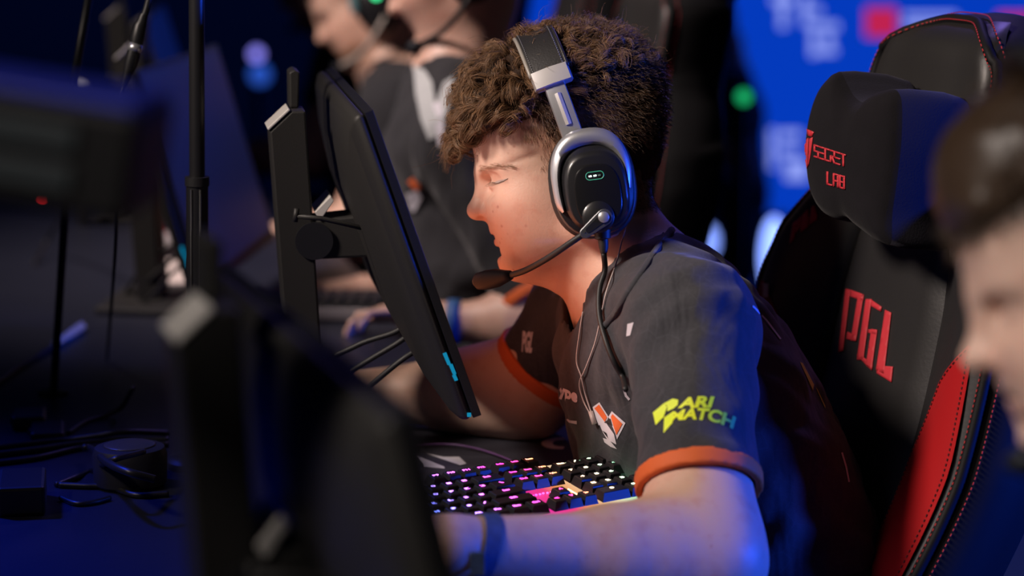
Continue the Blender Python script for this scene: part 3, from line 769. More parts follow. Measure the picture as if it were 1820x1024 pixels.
# fourth player, farther down the row
d4 = 6.0; o4 = cs(495, 10, d4) - rot_pitch(-10) @ (hp(832, 374) - HO)
P4 = off_person('person', 'small far person leaning at the end of the row beyond the bearded player', o4, rot_pitch(-10),
                o4 + (0.06, 0, -0.16), o4 + (0.09, 0, -0.27), o4 + (0.13, 0, -0.48), o4 + (0.17, 0, -0.60),
                [o4 + (0.06, -0.18, -0.23), o4 + (0.06, 0.18, -0.23)], [o4 + (-0.02, -0.2, -0.45), o4 + (-0.02, 0.2, -0.45)], [o4 + (-0.25, -0.14, -0.44), o4 + (-0.25, 0.14, -0.44)], HANDS,
                (0.62, 0.38, 0.32), 'skin_rose', (0.03, 0.02, 0.014), JB, [0.5, 0.5], None, res=(0.008, 0.018), jres=0.014)
# standing figure near the screen wall
d5 = 8.2; o5 = cs(1264, 52, d5); z5 = lambda x, y, z: toc((W(o5)[0] + x, W(o5)[1] + y, z))
g5 = dict(name='person', label='standing person in dark clothes in front of the blue screen wall, behind the black banner', skin=(0.55, 0.33, 0.27), skinname='skin_far', hairc=(0.05, 0.05, 0.055), head=o5, R=rot_pitch(-18), res=(0.008, 0.018), jres=0.014, jmat=mat('crew_shirt', (0.03, 0.032, 0.04), 0.8),
          neck=o5 + (0.06, 0, -0.16), chest=o5 + (0.07, 0, -0.28), belly=o5 + (0.08, 0, -0.55), pelvis=o5 + (0.08, 0, -0.72),
          shoulder=[o5 + (0.06, -0.18, -0.22), o5 + (0.06, 0.18, -0.22)], elbow=[o5 + (0.10, -0.22, -0.50), o5 + (0.10, 0.22, -0.50)], wrist=[o5 + (-0.06, -0.15, -0.34), o5 + (-0.10, 0.10, -0.50)], hand=HANDS, sleeve=[0.6, 0.6], neckcut=None)
hw = W(g5['pelvis'])
g5.update(knee=[toc((hw[0], hw[1] + s * 0.1, hw[2] * 0.52)) for s in (-1, 1)], ankle=[toc((hw[0] + 0.02, hw[1] + s * 0.11, 0.10)) for s in (-1, 1)], toe=[toc((hw[0] - 0.14, hw[1] + s * 0.13, 0.045)) for s in (-1, 1)])
P5 = person(g5); P5['R'] = g5['R']; P5['spec'] = g5

HM_SUB = hair_mat('hair_brown', BROWN)
for PP, hc, n in ((SUB, HM_SUB, 0), (FG, hair_mat('hair_dark_brown', (0.05, 0.03, 0.018)), 500), (P2, hair_mat('hair_black', (0.012, 0.010, 0.010)), 0), (P3, hair_mat('hair_dark', (0.02, 0.014, 0.010)), 250), (P4, hair_mat('hair_dark', (0.02, 0.014, 0.010)), 0), (P5, hair_mat('hair_grey', (0.06, 0.06, 0.065)), 0)):
    if PP is SUB: hair_cap(PP, PP['spec'], mat('hair_under', (0.030, 0.016, 0.010), 0.8, spec=0.2), 0.016, 0.006, 0.0035)
    else: hair_cap(PP, PP['spec'], hc, 0.004, 0.004, 0.006, 0.3)
    if n: crop(PP, hc, n * 7, 0.016, 0.0008)
curls(SUB, HM_SUB, 520, 28, 12)
crop(SUB, hair_mat('hair_brown_short', (0.085, 0.046, 0.025)), 12000, 0.011, 0.00036)  # darker brown paints in the shade behind the headset

# ------------------------------------------------------------------ face details of the subject
SB = SUB['bvh']; JBV = SUB['jbvh']; SR = SUB['root']
def on(px, py, off=0.002, b=None, dd=2.6):
    h = ray(b or [SB, JBV], px, py)
    if h is None: return pw(px, py, dd)
    n = h[1] if h[1].dot(h[0] - Vector(CAM)) < 0 else -h[1]
    return np.array(h[0] + n * off)

def head_lines(name, starts, ends, r, m, bend=(0, 0), n=5, off=0.0006):
    S = []
    for (a, b) in zip(starts, ends):
        pts = [on(a[0] + (b[0] - a[0]) * t + bend[0] * t * (1 - t), a[1] + (b[1] - a[1]) * t + bend[1] * t * (1 - t), off + 0.0012 * t, SB) for t in np.linspace(0, 1, n)]
        if max(np.linalg.norm(np.diff(pts, axis=0), axis=1)) < 0.012: S.append(pts)
    S = np.array(S); V, Q = ribbon_mesh(S, np.tile(np.linspace(1, 0.4, n)[None], (len(S), 1)) * r)
    return link(name, npmesh(name, V - SUB['rw'], Q), m, SR)

rs = np.random.RandomState(3)
st, en = [], []
for i in range(120):
    u = rs.rand(); x = 850 + 62 * u; y = 300.5 - 5.5 * math.sin(u * 2.4) + rs.randn() * 2.8 * (1.1 - 0.5 * u); st.append((x, y)); en.append((x + 7 + 4 * rs.rand(), y - 1.5 + 3.5 * u + rs.randn()))
head_lines('eyebrow', st, en, 0.00016, mat('brow_hair', (0.40, 0.24, 0.155), 0.6))
st, en = [], []
for i in range(26):
    u = i / 25; x = 872 + 29 * u; y = 324 - 6 * u + 3.5 * math.sin(u * 3.14); st.append((x, y)); en.append((x - 7 + 9 * u, y + 7.5 - 4 * u))
S = []
for a, b in zip(st, en):
    p0 = on(a[0], a[1], 0.0004, SB); q = on(b[0], b[1], 0.0015, SB)
    S.append([p0 + (q - p0) * t + np.array([-0.0022, -0.002, 0.0]) * t for t in np.linspace(0, 1, 4)])
V, Q = ribbon_mesh(np.array(S), np.tile(np.linspace(1, 0.3, 4)[None], (len(S), 1)) * 0.0002)
link('eyelashes', npmesh('eyelashes', V - SUB['rw'], Q), mat('lash_hair', (0.13, 0.075, 0.05), 0.6), SR)
link('lid_line', (lambda mb: (lambda me: me)(npmesh('lid_line', np.concatenate(mb.v) - SUB['rw'], np.array([f for f in mb.f if len(f) == 4]))))(MB().tube([on(872 + 31 * u, 323.5 - 6 * u + 3.5 * math.sin(u * 3.14), 0.0001, SB) for u in np.linspace(0, 1, 12)], 0.00034, 6)), mat('lash_hair'), SR)
link('teeth', npmesh('teeth', *(lambda V, Q: (V - SUB['rw'], Q))(*(lambda F: (F.apply([ell(hp(899, 415), (9 * PX, 0.015, 5 * PX), HM, 0.003)]), (lambda r: (W(r[0]), r[1]))(F.mesh()))[1])(Field(*(np.arange(hp(899, 415)[i] - 0.02, hp(899, 415)[i] + 0.02, 0.0016, np.float32) for i in range(3)))))), mat('tooth', (0.7, 0.62, 0.52), 0.25), SR)

decal('eye_white', [[(877, 325), (884, 321.5), (892, 319.5), (900, 318), (895, 323.5), (887, 326.5)]], SB, mat('eye_shade', (0.42, 0.33, 0.30), 0.3), SR, 0.0004)
# faint cropped hairs at the temple
st, en = [], []
for i in range(420):
    x = rs.uniform(925, 1000); y = rs.uniform(222, 300 if x > 960 else 250); st.append((x, y)); en.append((x + rs.randn() * 2 + 2, y + 6 + 3 * rs.rand()))
head_lines('temple_hair', st, en, 0.00022, mat('brow_hair'), n=3)

# ------------------------------------------------------------------ print on the jersey
W_INK = mat('print_white', (0.62, 0.60, 0.66), 0.6); YEL = mat('print_yellow', (0.80, 0.95, 0.03), 0.6); GRN = mat('print_green', (0.10, 0.62, 0.06), 0.6)
mid = None
def grad_mat():
    m = mat('print_lime', (0.8, 0.95, 0.03), 0.6); nt = m.node_tree; b = nt.nodes['Principled BSDF']
    tc = nt.nodes.new('ShaderNodeNewGeometry'); sx = nt.nodes.new('ShaderNodeSeparateXYZ'); nt.links.new(tc.outputs['Position'], sx.inputs[0])
    r = nt.nodes.new('ShaderNodeMapRange'); a = on(1235, 740)[0]; c = on(1300, 750)[0]; r.inputs[1].default_value = a; r.inputs[2].default_value = c
    cr = nt.nodes.new('ShaderNodeValToRGB'); cr.color_ramp.elements[0].color = (0.80, 0.90, 0.02, 1); cr.color_ramp.elements[1].color = (0.08, 0.55, 0.05, 1)
    nt.links.new(sx.outputs[0], r.inputs[0]); nt.links.new(r.outputs[0], cr.inputs[0]); nt.links.new(cr.outputs[0], b.inputs['Base Color']); return m
GM = grad_mat()
def arcmap(x0, x1, yb, yt):
    return lambda u, v: (x0 + (x1 - x0) * u + 6 * (v - 0.5), (yb(u) * (1 - v) + yt(u) * v))
decal('sleeve_print', text_polys('ARI', arcmap(1208, 1267, lambda u: 726 - 4 * u + 3 * u, lambda u: 709 - 7 * math.sin(u * 2) + 3 * u), 0.045), JBV, GM, SR)
decal('sleeve_print', text_polys('MATCH', arcmap(1192, 1305, lambda u: 751 - 8 * math.sin(u * 2.6) + 16 * u * u, lambda u: 733 - 12 * math.sin(u * 2.6) + 15 * u * u), 0.045), JBV, GM, SR)
decal('sleeve_print', [[(1161, 734), (1181, 717), (1186, 724), (1180, 742), (1166, 756)], [(1181, 717), (1196, 709), (1206, 711), (1205, 720), (1197, 727), (1186, 732), (1187, 727), (1196, 721), (1197, 716), (1186, 722)], [(1181, 743), (1198, 731), (1196, 752), (1180, 770)]], JBV, YEL, SR)
decal('collar_print', text_polys('1', quadmap((1116, 576), (1127, 573), (1121, 596), (1114, 598)), 0.05), JBV, W_INK, SR)
decal('chest_print', text_polys('ype', quadmap((993, 686), (1028, 700), (1026, 724), (994, 708)), 0.05), JBV, W_INK, SR)
decal('chest_print', [[(1004, 742), (1014, 747), (1026, 748), (1026, 754), (1012, 751)]], JBV, W_INK, SR)
decal('chest_print', strokes([[(1112, 687), (1110, 694), (1113, 703), (1118, 709)]], 4), JBV, W_INK, SR)
decal('chest_emblem', [[(1054, 724), (1066, 715), (1082, 741), (1078, 753), (1064, 756)], [(1082, 741), (1088, 731), (1112, 752), (1097, 781), (1094, 770)], [(1062, 745), (1078, 752), (1092, 772), (1096, 790), (1080, 781), (1072, 768)], [(1072, 778), (1084, 782), (1097, 798), (1086, 794), (1075, 786)]], JBV, W_INK, SR, off=0.0006)
decal('chest_emblem', [[(1058, 726), (1066, 719), (1080, 742), (1076, 750)], [(1087, 741), (1090, 736), (1107, 753), (1096, 773)]], JBV, mat('cuff_orange'), SR, off=0.0012)
decal('chest_emblem', [[(1075, 751), (1086, 744), (1090, 757), (1083, 753)], [(1072, 765), (1079, 769), (1082, 778)]], JBV, mat('print_black', (0.01, 0.01, 0.012), 0.6), SR, off=0.0014)
decal('sleeve_print', text_polys('PGL', quadmap((930, 588), (952, 590), (945, 628), (928, 626)), 0.05), JBV, W_INK, SR)
decal('back_print', [[(1421, 644), (1426, 646), (1446, 684), (1444, 694)], [(1449, 688), (1453, 694), (1466, 722), (1466, 727)]], JBV, mat('print_gold', (0.55, 0.42, 0.03), 0.6), SR)

decal('back_print', strokes([[(1338, 545), (1362, 570), (1386, 602)]], 3), JBV, W_INK, SR)
decal('back_print', strokes([[(1496, 806), (1503, 830), (1508, 856)]], 3), JBV, W_INK, SR)
obj('collar', MB().tube(smooth_path([on(x, y, 0.0004, JBV) for x, y in ((1194, 409), (1168, 444), (1140, 487), (1112, 529), (1092, 560), (1076, 580))], 40), 0.0042, 8), MATS['jersey_grey'], SR, smooth=True)
# ------------------------------------------------------------------ headset of the subject
def oval(c, rx, ry, dd, n=40, e=2.4, rot=-8, a0=0, a1=360, closed=True):
    an = np.radians(np.linspace(a0, a1, n, endpoint=not closed)); cx, sx = np.cos(an), np.sin(an); q = 2 / e
    x = rx * np.sign(cx) * np.abs(cx) ** q; y = -ry * np.sign(sx) * np.abs(sx) ** q; r = math.radians(rot)
    X = c[0] + x * math.cos(r) - y * math.sin(r); Y = c[1] + x * math.sin(r) + y * math.cos(r)
    return np.array([pw(a, b, dd) for a, b in zip(X, Y)])

def mirror_head(V):
    "reflect world points through the head's symmetry plane"
    d = (V - W(HO)) @ FW; return V - 2 * d[:, None] * FW

BLK = mat('headset_black', (0.012, 0.012, 0.014), 0.34, coat=0.2); SIL = mat('headset_silver', (0.62, 0.63, 0.66), 0.34, metal=0.75); LEA = mat('headset_leather', (0.018, 0.017, 0.018), 0.5, bump=(500, 0.25)); RUB = mat('rubber_black', (0.012, 0.012, 0.013), 0.55)
HS = thing('headset', 'black and silver headset with boom microphone worn over curly brown hair', 'headset', on(1050, 325, 0.0))
DC = 2.545
def both(name, mb, m, **k):
    obj(name, mb, m, HS, **k); mm = MB(); mm.add(mirror_head(np.concatenate(mb.v)), mb.f); obj(name, mm, m, HS, **k)
cc = (1053, 327)
both('ear_cushion', MB().loft([oval(cc, 70, 90, DC + 0.040), oval(cc, 76, 96, DC + 0.034), oval(cc, 78, 98, DC + 0.024), oval(cc, 76, 96, DC + 0.014), oval(cc, 70, 90, DC + 0.012)]), LEA, smooth=True)
cc2 = (1054, 327)
both('ear_cup', MB().loft([oval(cc2, 72, 92, DC + 0.014), oval(cc2, 73, 93, DC + 0.004), oval(cc2, 70, 90, DC - 0.004), oval((1056, 329), 60, 78, DC - 0.007), oval((1060, 338), 58, 72, DC - 0.016, e=2.7), oval((1061, 339), 53, 67, DC - 0.021, e=2.7), oval((1061, 340), 49, 62, DC - 0.022, e=2.7)]), BLK, smooth=True, auto=40)
both('cup_plate', MB().loft([oval((1063, 345), 42, 54, DC - 0.0215, e=2.9), oval((1063, 345), 40, 52, DC - 0.0238, e=2.9), oval((1063, 345), 38, 49, DC - 0.0242, e=2.9)]), mat('headset_gloss', (0.008, 0.008, 0.009), 0.28), smooth=True, auto=40)
# silver yoke over the cup
def yoke():
    mb = MB(); rings = []
    for a in np.linspace(207, -8, 44):
        wgt = max(0.0, math.sin(math.radians(a))); en = min(1.0, max(0.0, (207 - a) / 12)) * min(1.0, max(0.0, (a + 8) / 12)); en = max(0.12, en) ** 0.5
        mid_, hw2 = 0.845 + 0.035 * wgt, (0.095 + 0.06 * wgt) * en * (1.0 if a > 60 else 0.75 + 0.25 * max(0, a) / 60); i, o = mid_ - hw2, mid_ + hw2
        def pt(f, dd):
            an = math.radians(a); cx, sx = math.cos(an), math.sin(an); q = 2 / 2.4; x = 77 * f * math.copysign(abs(cx) ** q, cx); y = -97 * f * math.copysign(abs(sx) ** q, sx); r = math.radians(-8)
            return pw(cc2[0] + x * math.cos(r) - y * math.sin(r), cc2[1] + x * math.sin(r) + y * math.cos(r), dd)
        rings.append([pt(i, DC - 0.012), pt(i * 0.7 + o * 0.3, DC - 0.0165), pt(i * 0.25 + o * 0.75, DC - 0.015), pt(o, DC - 0.010), pt(o, DC - 0.002), pt(i, DC - 0.002)])
    return mb.loft(rings)
both('yoke', yoke(), SIL, smooth=True, auto=60)
# the headband arc: from the cup up over the crown
BA = np.array(cs(1018, 262, HD)); BT = np.array(cs(947, 66, HD)); BD = BT - BA; BL = np.linalg.norm(BD); BDn = BD / BL; BW = nrm(np.cross(BDn, [0, 1, 0]))
BW = BW if BW[0] > 0 else -BW
def arc(t, half=0.099, H=None):
    "t in -1..1 along the band, 0 = crown"
    H = BL if H is None else H
    a = t * math.pi / 2; e = 2 / 2.7
    return BA + BDn * (H * abs(math.cos(a)) ** e) + np.array([0, -1, 0]) * half * (1 if a > 0 else -1) * abs(math.sin(a)) ** e
def band(ts, wd, th, half=0.099, dH=0.0, lift=0.0):
    rings = []
    for t in ts:
        c = arc(t, half + lift, BL + dH + lift); c2 = arc(t + 0.004, half + lift, BL + dH + lift); T = nrm(c2 - c); N = np.cross(T, BW); N = N if N @ (c - BA) > 0 else -N
        q = [(-wd, 0), (-wd * 0.9, th), (0, th * 1.25), (wd * 0.9, th), (wd, 0), (wd * 0.9, -th), (-wd * 0.9, -th)]
        rings.append(W(np.array([c + BW * a + N * b for a, b in q])))
    return MB().loft(rings)
TS = np.linspace(-0.66, 0.66, 46)
obj('headband', band(TS, 0.0205, 0.0055), LEA, HS, smooth=True, auto=45)
for sgn in (-1, 1):
    rings = []
    for t in TS:
        c = arc(t); c2 = arc(t + 0.004); N = np.cross(nrm(c2 - c), BW); N = N if N @ (c - BA) > 0 else -N
        rings.append(c + BW * sgn * 0.0205 + N * 0.003)
    obj('band_piping', MB().tube(W(np.array(rings)), 0.0022, 8), mat('headset_piping', (0.30, 0.28, 0.25), 0.35) if sgn < 0 else LEA, HS, smooth=True)
    mb = MB()
    for t in np.linspace(-0.64, 0.64, 70):
        c = arc(t); c2 = arc(t + 0.012); N = np.cross(nrm(c2 - c), BW); N = N if N @ (c - BA) > 0 else -N
        mb.tube(W(np.array([c + BW * sgn * 0.0165 + N * 0.0062, c2 + BW * sgn * 0.0165 + N * 0.0062])), 0.0005, 5)
    obj('stitching', mb, mat('thread_grey', (0.16, 0.16, 0.17), 0.8), HS)
for sgn in (-1, 1):
    obj('band_ring', band(np.linspace(0.64, 0.745, 6) * sgn, 0.0215, 0.0072), mat('headset_pale', (0.78, 0.76, 0.76), 0.32, metal=0.6), HS, smooth=True, auto=45)
    obj('slider', band(np.linspace(0.72, 1.02, 12) * sgn, 0.0115, 0.0035), SIL, HS, smooth=True, auto=45)
    obj('slider_rail', band(np.linspace(0.80, 0.95, 8) * sgn, 0.0035, 0.0055), mat('headset_pale'), HS, smooth=True, auto=45)
# battery light
pill = [(1057 + (9 if abs(a) < 90 else -9) + 7.2 * math.cos(math.radians(a)), 312 - 7.2 * math.sin(math.radians(a)) - 0.12 * ((9 if abs(a) < 90 else -9))) for a in list(range(-90, 91, 15)) + list(range(91, 270, 15))]
pill = [(1057 + dx + 7.0 * math.cos(math.radians(a)), 312 - 0.13 * dx - 7.0 * math.sin(math.radians(a))) for dx, rg in ((9, range(-90, 91, 18)), (-9, range(90, 271, 18))) for a in rg]
obj('battery_light', MB().tube([pw(x, y, DC - 0.0246) for x, y in pill + [pill[0]]], 0.00035, 5), led_mat('led_green_dim', (0.10, 0.75, 0.45), 0.5), HS)
for k, st_ in ((-8, 6.0), (0.5, 6.0), (8, 0.15)):
    obj('battery_light', MB().tube([pw(1057 + k - 2.4, 312.3 - 0.13 * k + 0.4, DC - 0.0248), pw(1057 + k + 2.4, 312.3 - 0.13 * k - 0.3, DC - 0.0248)], 0.0008, 6), led_mat('led_white_%d' % int(st_), (0.75, 1.0, 0.9), st_), HS)
# microphone arm
obj('mic_pivot', MB().lathe(pw(1063, 386, DC - 0.020), [(0.0165, 0), (0.0168, 0.006), (0.014, 0.008)], -FW, 28), BLK, HS, smooth=True, auto=40)
def slab(a, b, ra, rb, dd, th):
    a = np.array(a, float); b = np.array(b, float); t = (b - a) / np.linalg.norm(b - a); n = np.array([-t[1], t[0]]); P = []
    for k in np.linspace(90, 270, 12): P.append(a + ra * (t * math.cos(math.radians(k)) + n * math.sin(math.radians(k))))
    for k in np.linspace(270, 450, 12): P.append(b + rb * (t * math.cos(math.radians(k)) + n * math.sin(math.radians(k))))
    return MB().loft([np.array([pw(x, y, dd) for x, y in P]), np.array([pw(x, y, dd - th) for x, y in P])])
obj('mic_arm', slab((1074, 386), (1040, 414), 15, 10, DC - 0.027, 0.006), mat('headset_gunmetal', (0.30, 0.31, 0.33), 0.3, metal=0.9), HS, bevel=0.0012)
obj('mic_arm_inlay', slab((1066, 392), (1046, 409), 7, 5, DC - 0.0329, 0.0008), BLK, HS)
obj('mic_screw', MB().lathe(pw(1073, 386, DC - 0.033), [(0.0058, 0), (0.0058, 0.002), (0.003, 0.0035)], -FW, 18), SIL, HS, smooth=True, auto=40)
bp = smooth_path([pw(1042, 413, DC - 0.030), pw(1015, 431, DC - 0.026), pw(975, 458, DC - 0.008), pw(935, 480, DC + 0.02), pw(905, 490, DC + 0.04)], 28)
obj('mic_boom', MB().tube(bp, 0.0034, 10), RUB, HS, smooth=True)
mp = [pw(908, 489, DC + 0.038), pw(900, 491, DC + 0.042), pw(884, 494, DC + 0.050), pw(868, 497, DC + 0.058), pw(850, 500, DC + 0.066), pw(843, 501, DC + 0.069)]
obj('microphone', MB().tube(mp, [0.0050, 0.0066, 0.0100, 0.0108, 0.0092, 0.004], 18), mat('mic_grey', (0.010, 0.012, 0.018), 0.5, spec=0.2), HS, smooth=True)
obj('plug', MB().tube([pw(1071, 408, DC - 0.004), pw(1071, 424, DC - 0.004), pw(1072, 426, DC - 0.004), pw(1073, 440, DC - 0.004), pw(1073, 450, DC - 0.004)], [0.0085, 0.0085, 0.0055, 0.0050, 0.0036], 12), RUB, HS, smooth=True, auto=50)
cp = [pw(1073, 449, DC - 0.004), pw(1075, 480, DC - 0.002)] + [on(x, y, 0.006) for x, y in ((1073, 520), (1075, 560), (1085, 605), (1098, 640), (1112, 668), (1122, 690))]
obj('cable', MB().tube(smooth_path(cp, 40), 0.0030, 8), RUB, HS, smooth=True)
# thin earphone leads
EP = thing('earphones', 'thin pale earphone leads hanging down the chest of the grey jersey', 'earphones', on(1062, 560))
WIR = mat('wire_pale', (0.50, 0.42, 0.40), 0.4)
for pts in (((1112, 400), (1106, 425), (1098, 470), (1082, 520), (1073, 560), (1062, 610), (1044, 655), (1034, 680), (1040, 710), (1052, 735)), ((1040, 556), (1034, 590), (1029, 640), (1037, 668), (1044, 700), (1055, 735), (1060, 750))):
    obj('wire', MB().tube(smooth_path([on(x, y, 0.0028) for x, y in pts], 60), 0.0009, 6), WIR, EP, smooth=True)
obj('wire_joint', MB().tube([on(1055, 732, 0.004), on(1061, 752, 0.004)], 0.0028, 8), WIR, EP, smooth=True)

# wrist strap on the near wrist
WB = thing('wristband', 'blue woven fabric wristband on the near forearm', 'wristband', on(860, 985))
e0, w0 = SUB['spec']['elbow'][0], SUB['spec']['wrist'][0]; axv = nrm(w0 - e0); c0 = e0 + (w0 - e0) * 0.875
u_ = nrm(np.cross(axv, [0, 1, 0])); v_ = np.cross(axv, u_); sk = 0.25
BB = SUB['bvh']
def band_ring(shift, extra):
    out = []
    for a in np.linspace(0, 2 * math.pi, 40, endpoint=False):
        d = math.cos(a) * u_ + math.sin(a) * v_; c = c0 + axv * (shift + sk * 0.03 * math.sin(a + 0.6)); o_ = W(c + d * 0.09); dv = W(c) - o_
        h = BB.ray_cast(Vector(o_), Vector(nrm(dv)))
        q = np.array(h[0]) if h[0] is not None and h[3] < 0.09 else W(c + d * 0.032)
        out.append(q + nrm(o_ - W(c)) * extra)
    return np.array(out)
obj('strap', MB().loft([band_ring(-0.008, 0.0005), band_ring(-0.008, 0.0024), band_ring(0.008, 0.0024), band_ring(0.008, 0.0005)], cap=False), mat('strap_blue', (0.05, 0.085, 0.17), 0.75, bump=(700, 0.6), var=(160, 0.7)), WB, smooth=True, auto=50)
obj('tag', MB().box(on(846, 1000, 0.003), (0.014, 0.004, 0.022)), mat('strap_blue'), WB, bevel=0.001)

# ------------------------------------------------------------------ gaming chair
def sstep(a, b, x): t = np.clip((x - a) / (b - a), 0, 1); return t * t * (3 - 2 * t)
CB = mat('chair_black', (0.022, 0.021, 0.021), 0.42, spec=0.45, bump=(260, 0.18, 0.0008)); CR = mat('chair_red', (0.42, 0.012, 0.014), 0.42, spec=0.4, bump=(260, 0.15, 0.0008)); CSH = mat('chair_shell', (0.008, 0.008, 0.009), 0.62, spec=0.2)
THR = mat('thread_red', (0.45, 0.03, 0.035), 0.7); CPL = mat('chair_plastic', (0.015, 0.015, 0.017), 0.4)
ZB, ZT = 0.50, 1.235
def back_hw(z):
    return float(np.interp(z, [0.50, 0.62, 0.78, 0.93, 0.985, 1.03, 1.065, 1.10, 1.18, 1.215, 1.235], [0.235, 0.250, 0.256, 0.250, 0.230, 0.190, 0.150, 0.135, 0.126, 0.108, 0.070]))
def back_fold(z): return float(np.interp(z, [0.50, 0.62, 0.78, 0.90, 0.98, 1.06, 1.24], [0.045, 0.042, 0.032, 0.030, 0.026, 0.010, 0.008]))
def back_pt(s, z, dn=0.0):
    x = -0.20 - (z - ZB) * math.tan(math.radians(12)) + 0.055 * math.exp(-((z - 0.56) / 0.15) ** 2)
    a = abs(s); f = back_fold(z) * float(sstep(0.42, 0.98, a)); e = 0.022 * max(0, (a - 0.93) / 0.07) ** 2
    pad = 0.010 * math.cos(min(1, a / 0.42) * math.pi / 2) if a < 0.42 else 0.012 * math.sin(math.pi * min(1, max(0, (a - 0.42) / 0.56)))
    if z > 1.06: pad = 0.014 * math.cos(min(1, a) * math.pi / 2)
    top = 0.03 * max(0, (z - 1.20) / 0.035) ** 2
    return np.array([x + f - e + pad - top + dn, s * back_hw(z), z])
def strip(s0, s1, z0, z1, ns, nz, dn=0.0, sl=None):
    return [[back_pt((s0 if sl is None else sl(z)[0]) + ((s1 - s0) if sl is None else (sl(z)[1] - sl(z)[0])) * i / ns, z, dn) for i in range(ns + 1)] for z in np.linspace(z0, z1, nz + 1)]
def padded(P, th=0.012):
    "upholstered panel: front grid, rolled rim, back"
    P = np.array(P); mb = MB(); a, b = P.shape[:2]; back = P.copy(); back[:, :, 0] -= th
    Q = P.copy(); Q[0, :, 0] -= th * .5; Q[-1, :, 0] -= th * .5; Q[:, 0, 0] -= th * .5; Q[:, -1, 0] -= th * .5
    mb.grid(Q); n = a * b; mb.grid(back)
    rim = [(0, j) for j in range(b)] + [(i, b - 1) for i in range(1, a)] + [(a - 1, j) for j in range(b - 2, -1, -1)] + [(i, 0) for i in range(a - 2, 0, -1)]
    id_ = [i * b + j for i, j in rim]; m = len(id_)
    mb.f += [(id_[k], id_[(k + 1) % m], id_[(k + 1) % m] + n, id_[k] + n) for k in range(m)]
    return mb
def red_sl(sg):
    def f(z):
        a = float(np.interp(z, [0.52, 0.66, 0.78, 0.87, 0.915], [0.46, 0.46, 0.48, 0.66, 0.86])); b = float(np.interp(z, [0.52, 0.80, 0.915], [0.93, 0.93, 0.90]))
        return (sg * a, sg * b)
    return f
def dashes(path, r, every=2, col=THR, name='stitching', parent=None):
    mb = MB()
    for i in range(0, len(path) - 1, every): mb.tube([path[i], path[i + 1]], r, 5)
    return obj(name, mb, col, parent, local=True)
def make_chair(label):
    t = thing('gaming_chair', label, 'chair')
    obj('center_panel', padded(strip(-0.415, 0.415, ZB, 1.06, 14, 30)), CB, t, local=True, smooth=True, auto=50)
    obj('headrest', padded(strip(-0.93, 0.93, 1.062, ZT, 18, 14), 0.02), CB, t, local=True, smooth=True, auto=50)
    for sg in (-1, 1):
        obj('wing_panel', padded(strip(sg * 0.425, sg * 0.94, ZB, 1.06, 14, 36)), CB, t, local=True, smooth=True, auto=50)
        ro = obj('red_insert', MB().grid(strip(0, 0, 0.52, 0.915, 6, 24, 0.0016, red_sl(sg))), CR, t, local=True, smooth=True); ro['label'] = 'red leather insert'
        zz = np.linspace(0.525, 0.91, 150); dashes([back_pt(red_sl(sg)(z)[0] + sg * 0.02, z, 0.0024) for z in zz], 0.0007, 2, mat('thread_dark', (0.10, 0.01, 0.012), 0.8), 'stitching', ro); dashes([back_pt(red_sl(sg)(z)[1] - sg * 0.025, z, 0.0024) for z in zz], 0.0007, 2, mat('thread_dark'), 'stitching', ro)
    edge = [(0.96, z) for z in np.linspace(ZB, 1.195, 60)]
    outl = [back_pt(s, z) for s, z in edge] + [back_pt(s, ZT - 0.04 * (s / 0.96) ** 4 + 0.0, 0.0) for s in np.linspace(0.94, -0.94, 24)] + [back_pt(-s, z) for s, z in edge[::-1]]
    outl = np.array(outl)
    obj('piping', MB().tube(outl - [0.004, 0, 0], 0.006, 8), CSH, t, local=True, smooth=True)
    fine = smooth_path(outl[::2], 700)
    dashes(fine + [0.003, 0, 0], 0.0008, 2, THR, 'stitching', t)
    out2 = outl.copy(); c = np.array([0, 0, 0.85]); out2[:, 1] *= 1.035; out2[:, 2] += 0.007 * (out2[:, 2] > 1.19); out2[:, 0] -= 0.016
    dashes(smooth_path(out2[::2], 700), 0.0008, 2, THR, 'stitching', t)
    # rear shell wraps the sides
    rings = []
    for dx, sc in ((-0.006, 0.99), (-0.016, 1.03), (-0.06, 1.04), (-0.095, 0.98), (-0.11, 0.80)):
        r = outl.copy(); f = np.array([back_fold(min(z, ZT)) for z in r[:, 2]]); r[:, 0] += dx - (f * 0.75 if dx < -0.07 else 0); r[:, 1] *= sc; r[:, 2] = np.where(r[:, 2] > 1.0, 1.0 + (r[:, 2] - 1.0) * (1 + (sc - 1) * 0.6), r[:, 2]); rings.append(r)
    shell = MB().loft(rings, cap=False); nb_ = len(outl); shell.f.append(tuple(4 * nb_ + j for j in range(nb_)))
    obj('back_shell', shell, CSH, t, local=True, smooth=True, auto=60)
    # seat
    rings = []
    for x, hw_, z0, z1 in ((-0.26, 0.20, 0.40, 0.47), (-0.22, 0.25, 0.385, 0.475), (0.0, 0.26, 0.38, 0.475), (0.18, 0.26, 0.38, 0.48), (0.25, 0.25, 0.39, 0.475), (0.28, 0.22, 0.41, 0.455)):
        rings.append([(x, -hw_, z0), (x, -hw_, z1 + 0.02), (x, -hw_ + 0.07, z1 + 0.02), (x, -hw_ + 0.10, z1), (x, hw_ - 0.10, z1), (x, hw_ - 0.07, z1 + 0.02), (x, hw_, z1 + 0.02), (x, hw_, z0)])
    obj('seat', MB().loft(rings), CB, t, local=True, smooth=True, bevel=0.012, auto=50)
    obj('gas_column', MB().lathe((0, 0, 0.10), [(0.032, 0), (0.032, 0.16), (0.02, 0.17), (0.02, 0.29)]), CPL, t, local=True, smooth=True, auto=40)
    obj('tilt_plate', MB().box((0, 0, 0.37), (0.30, 0.22, 0.03)), CPL, t, local=True, bevel=0.004)
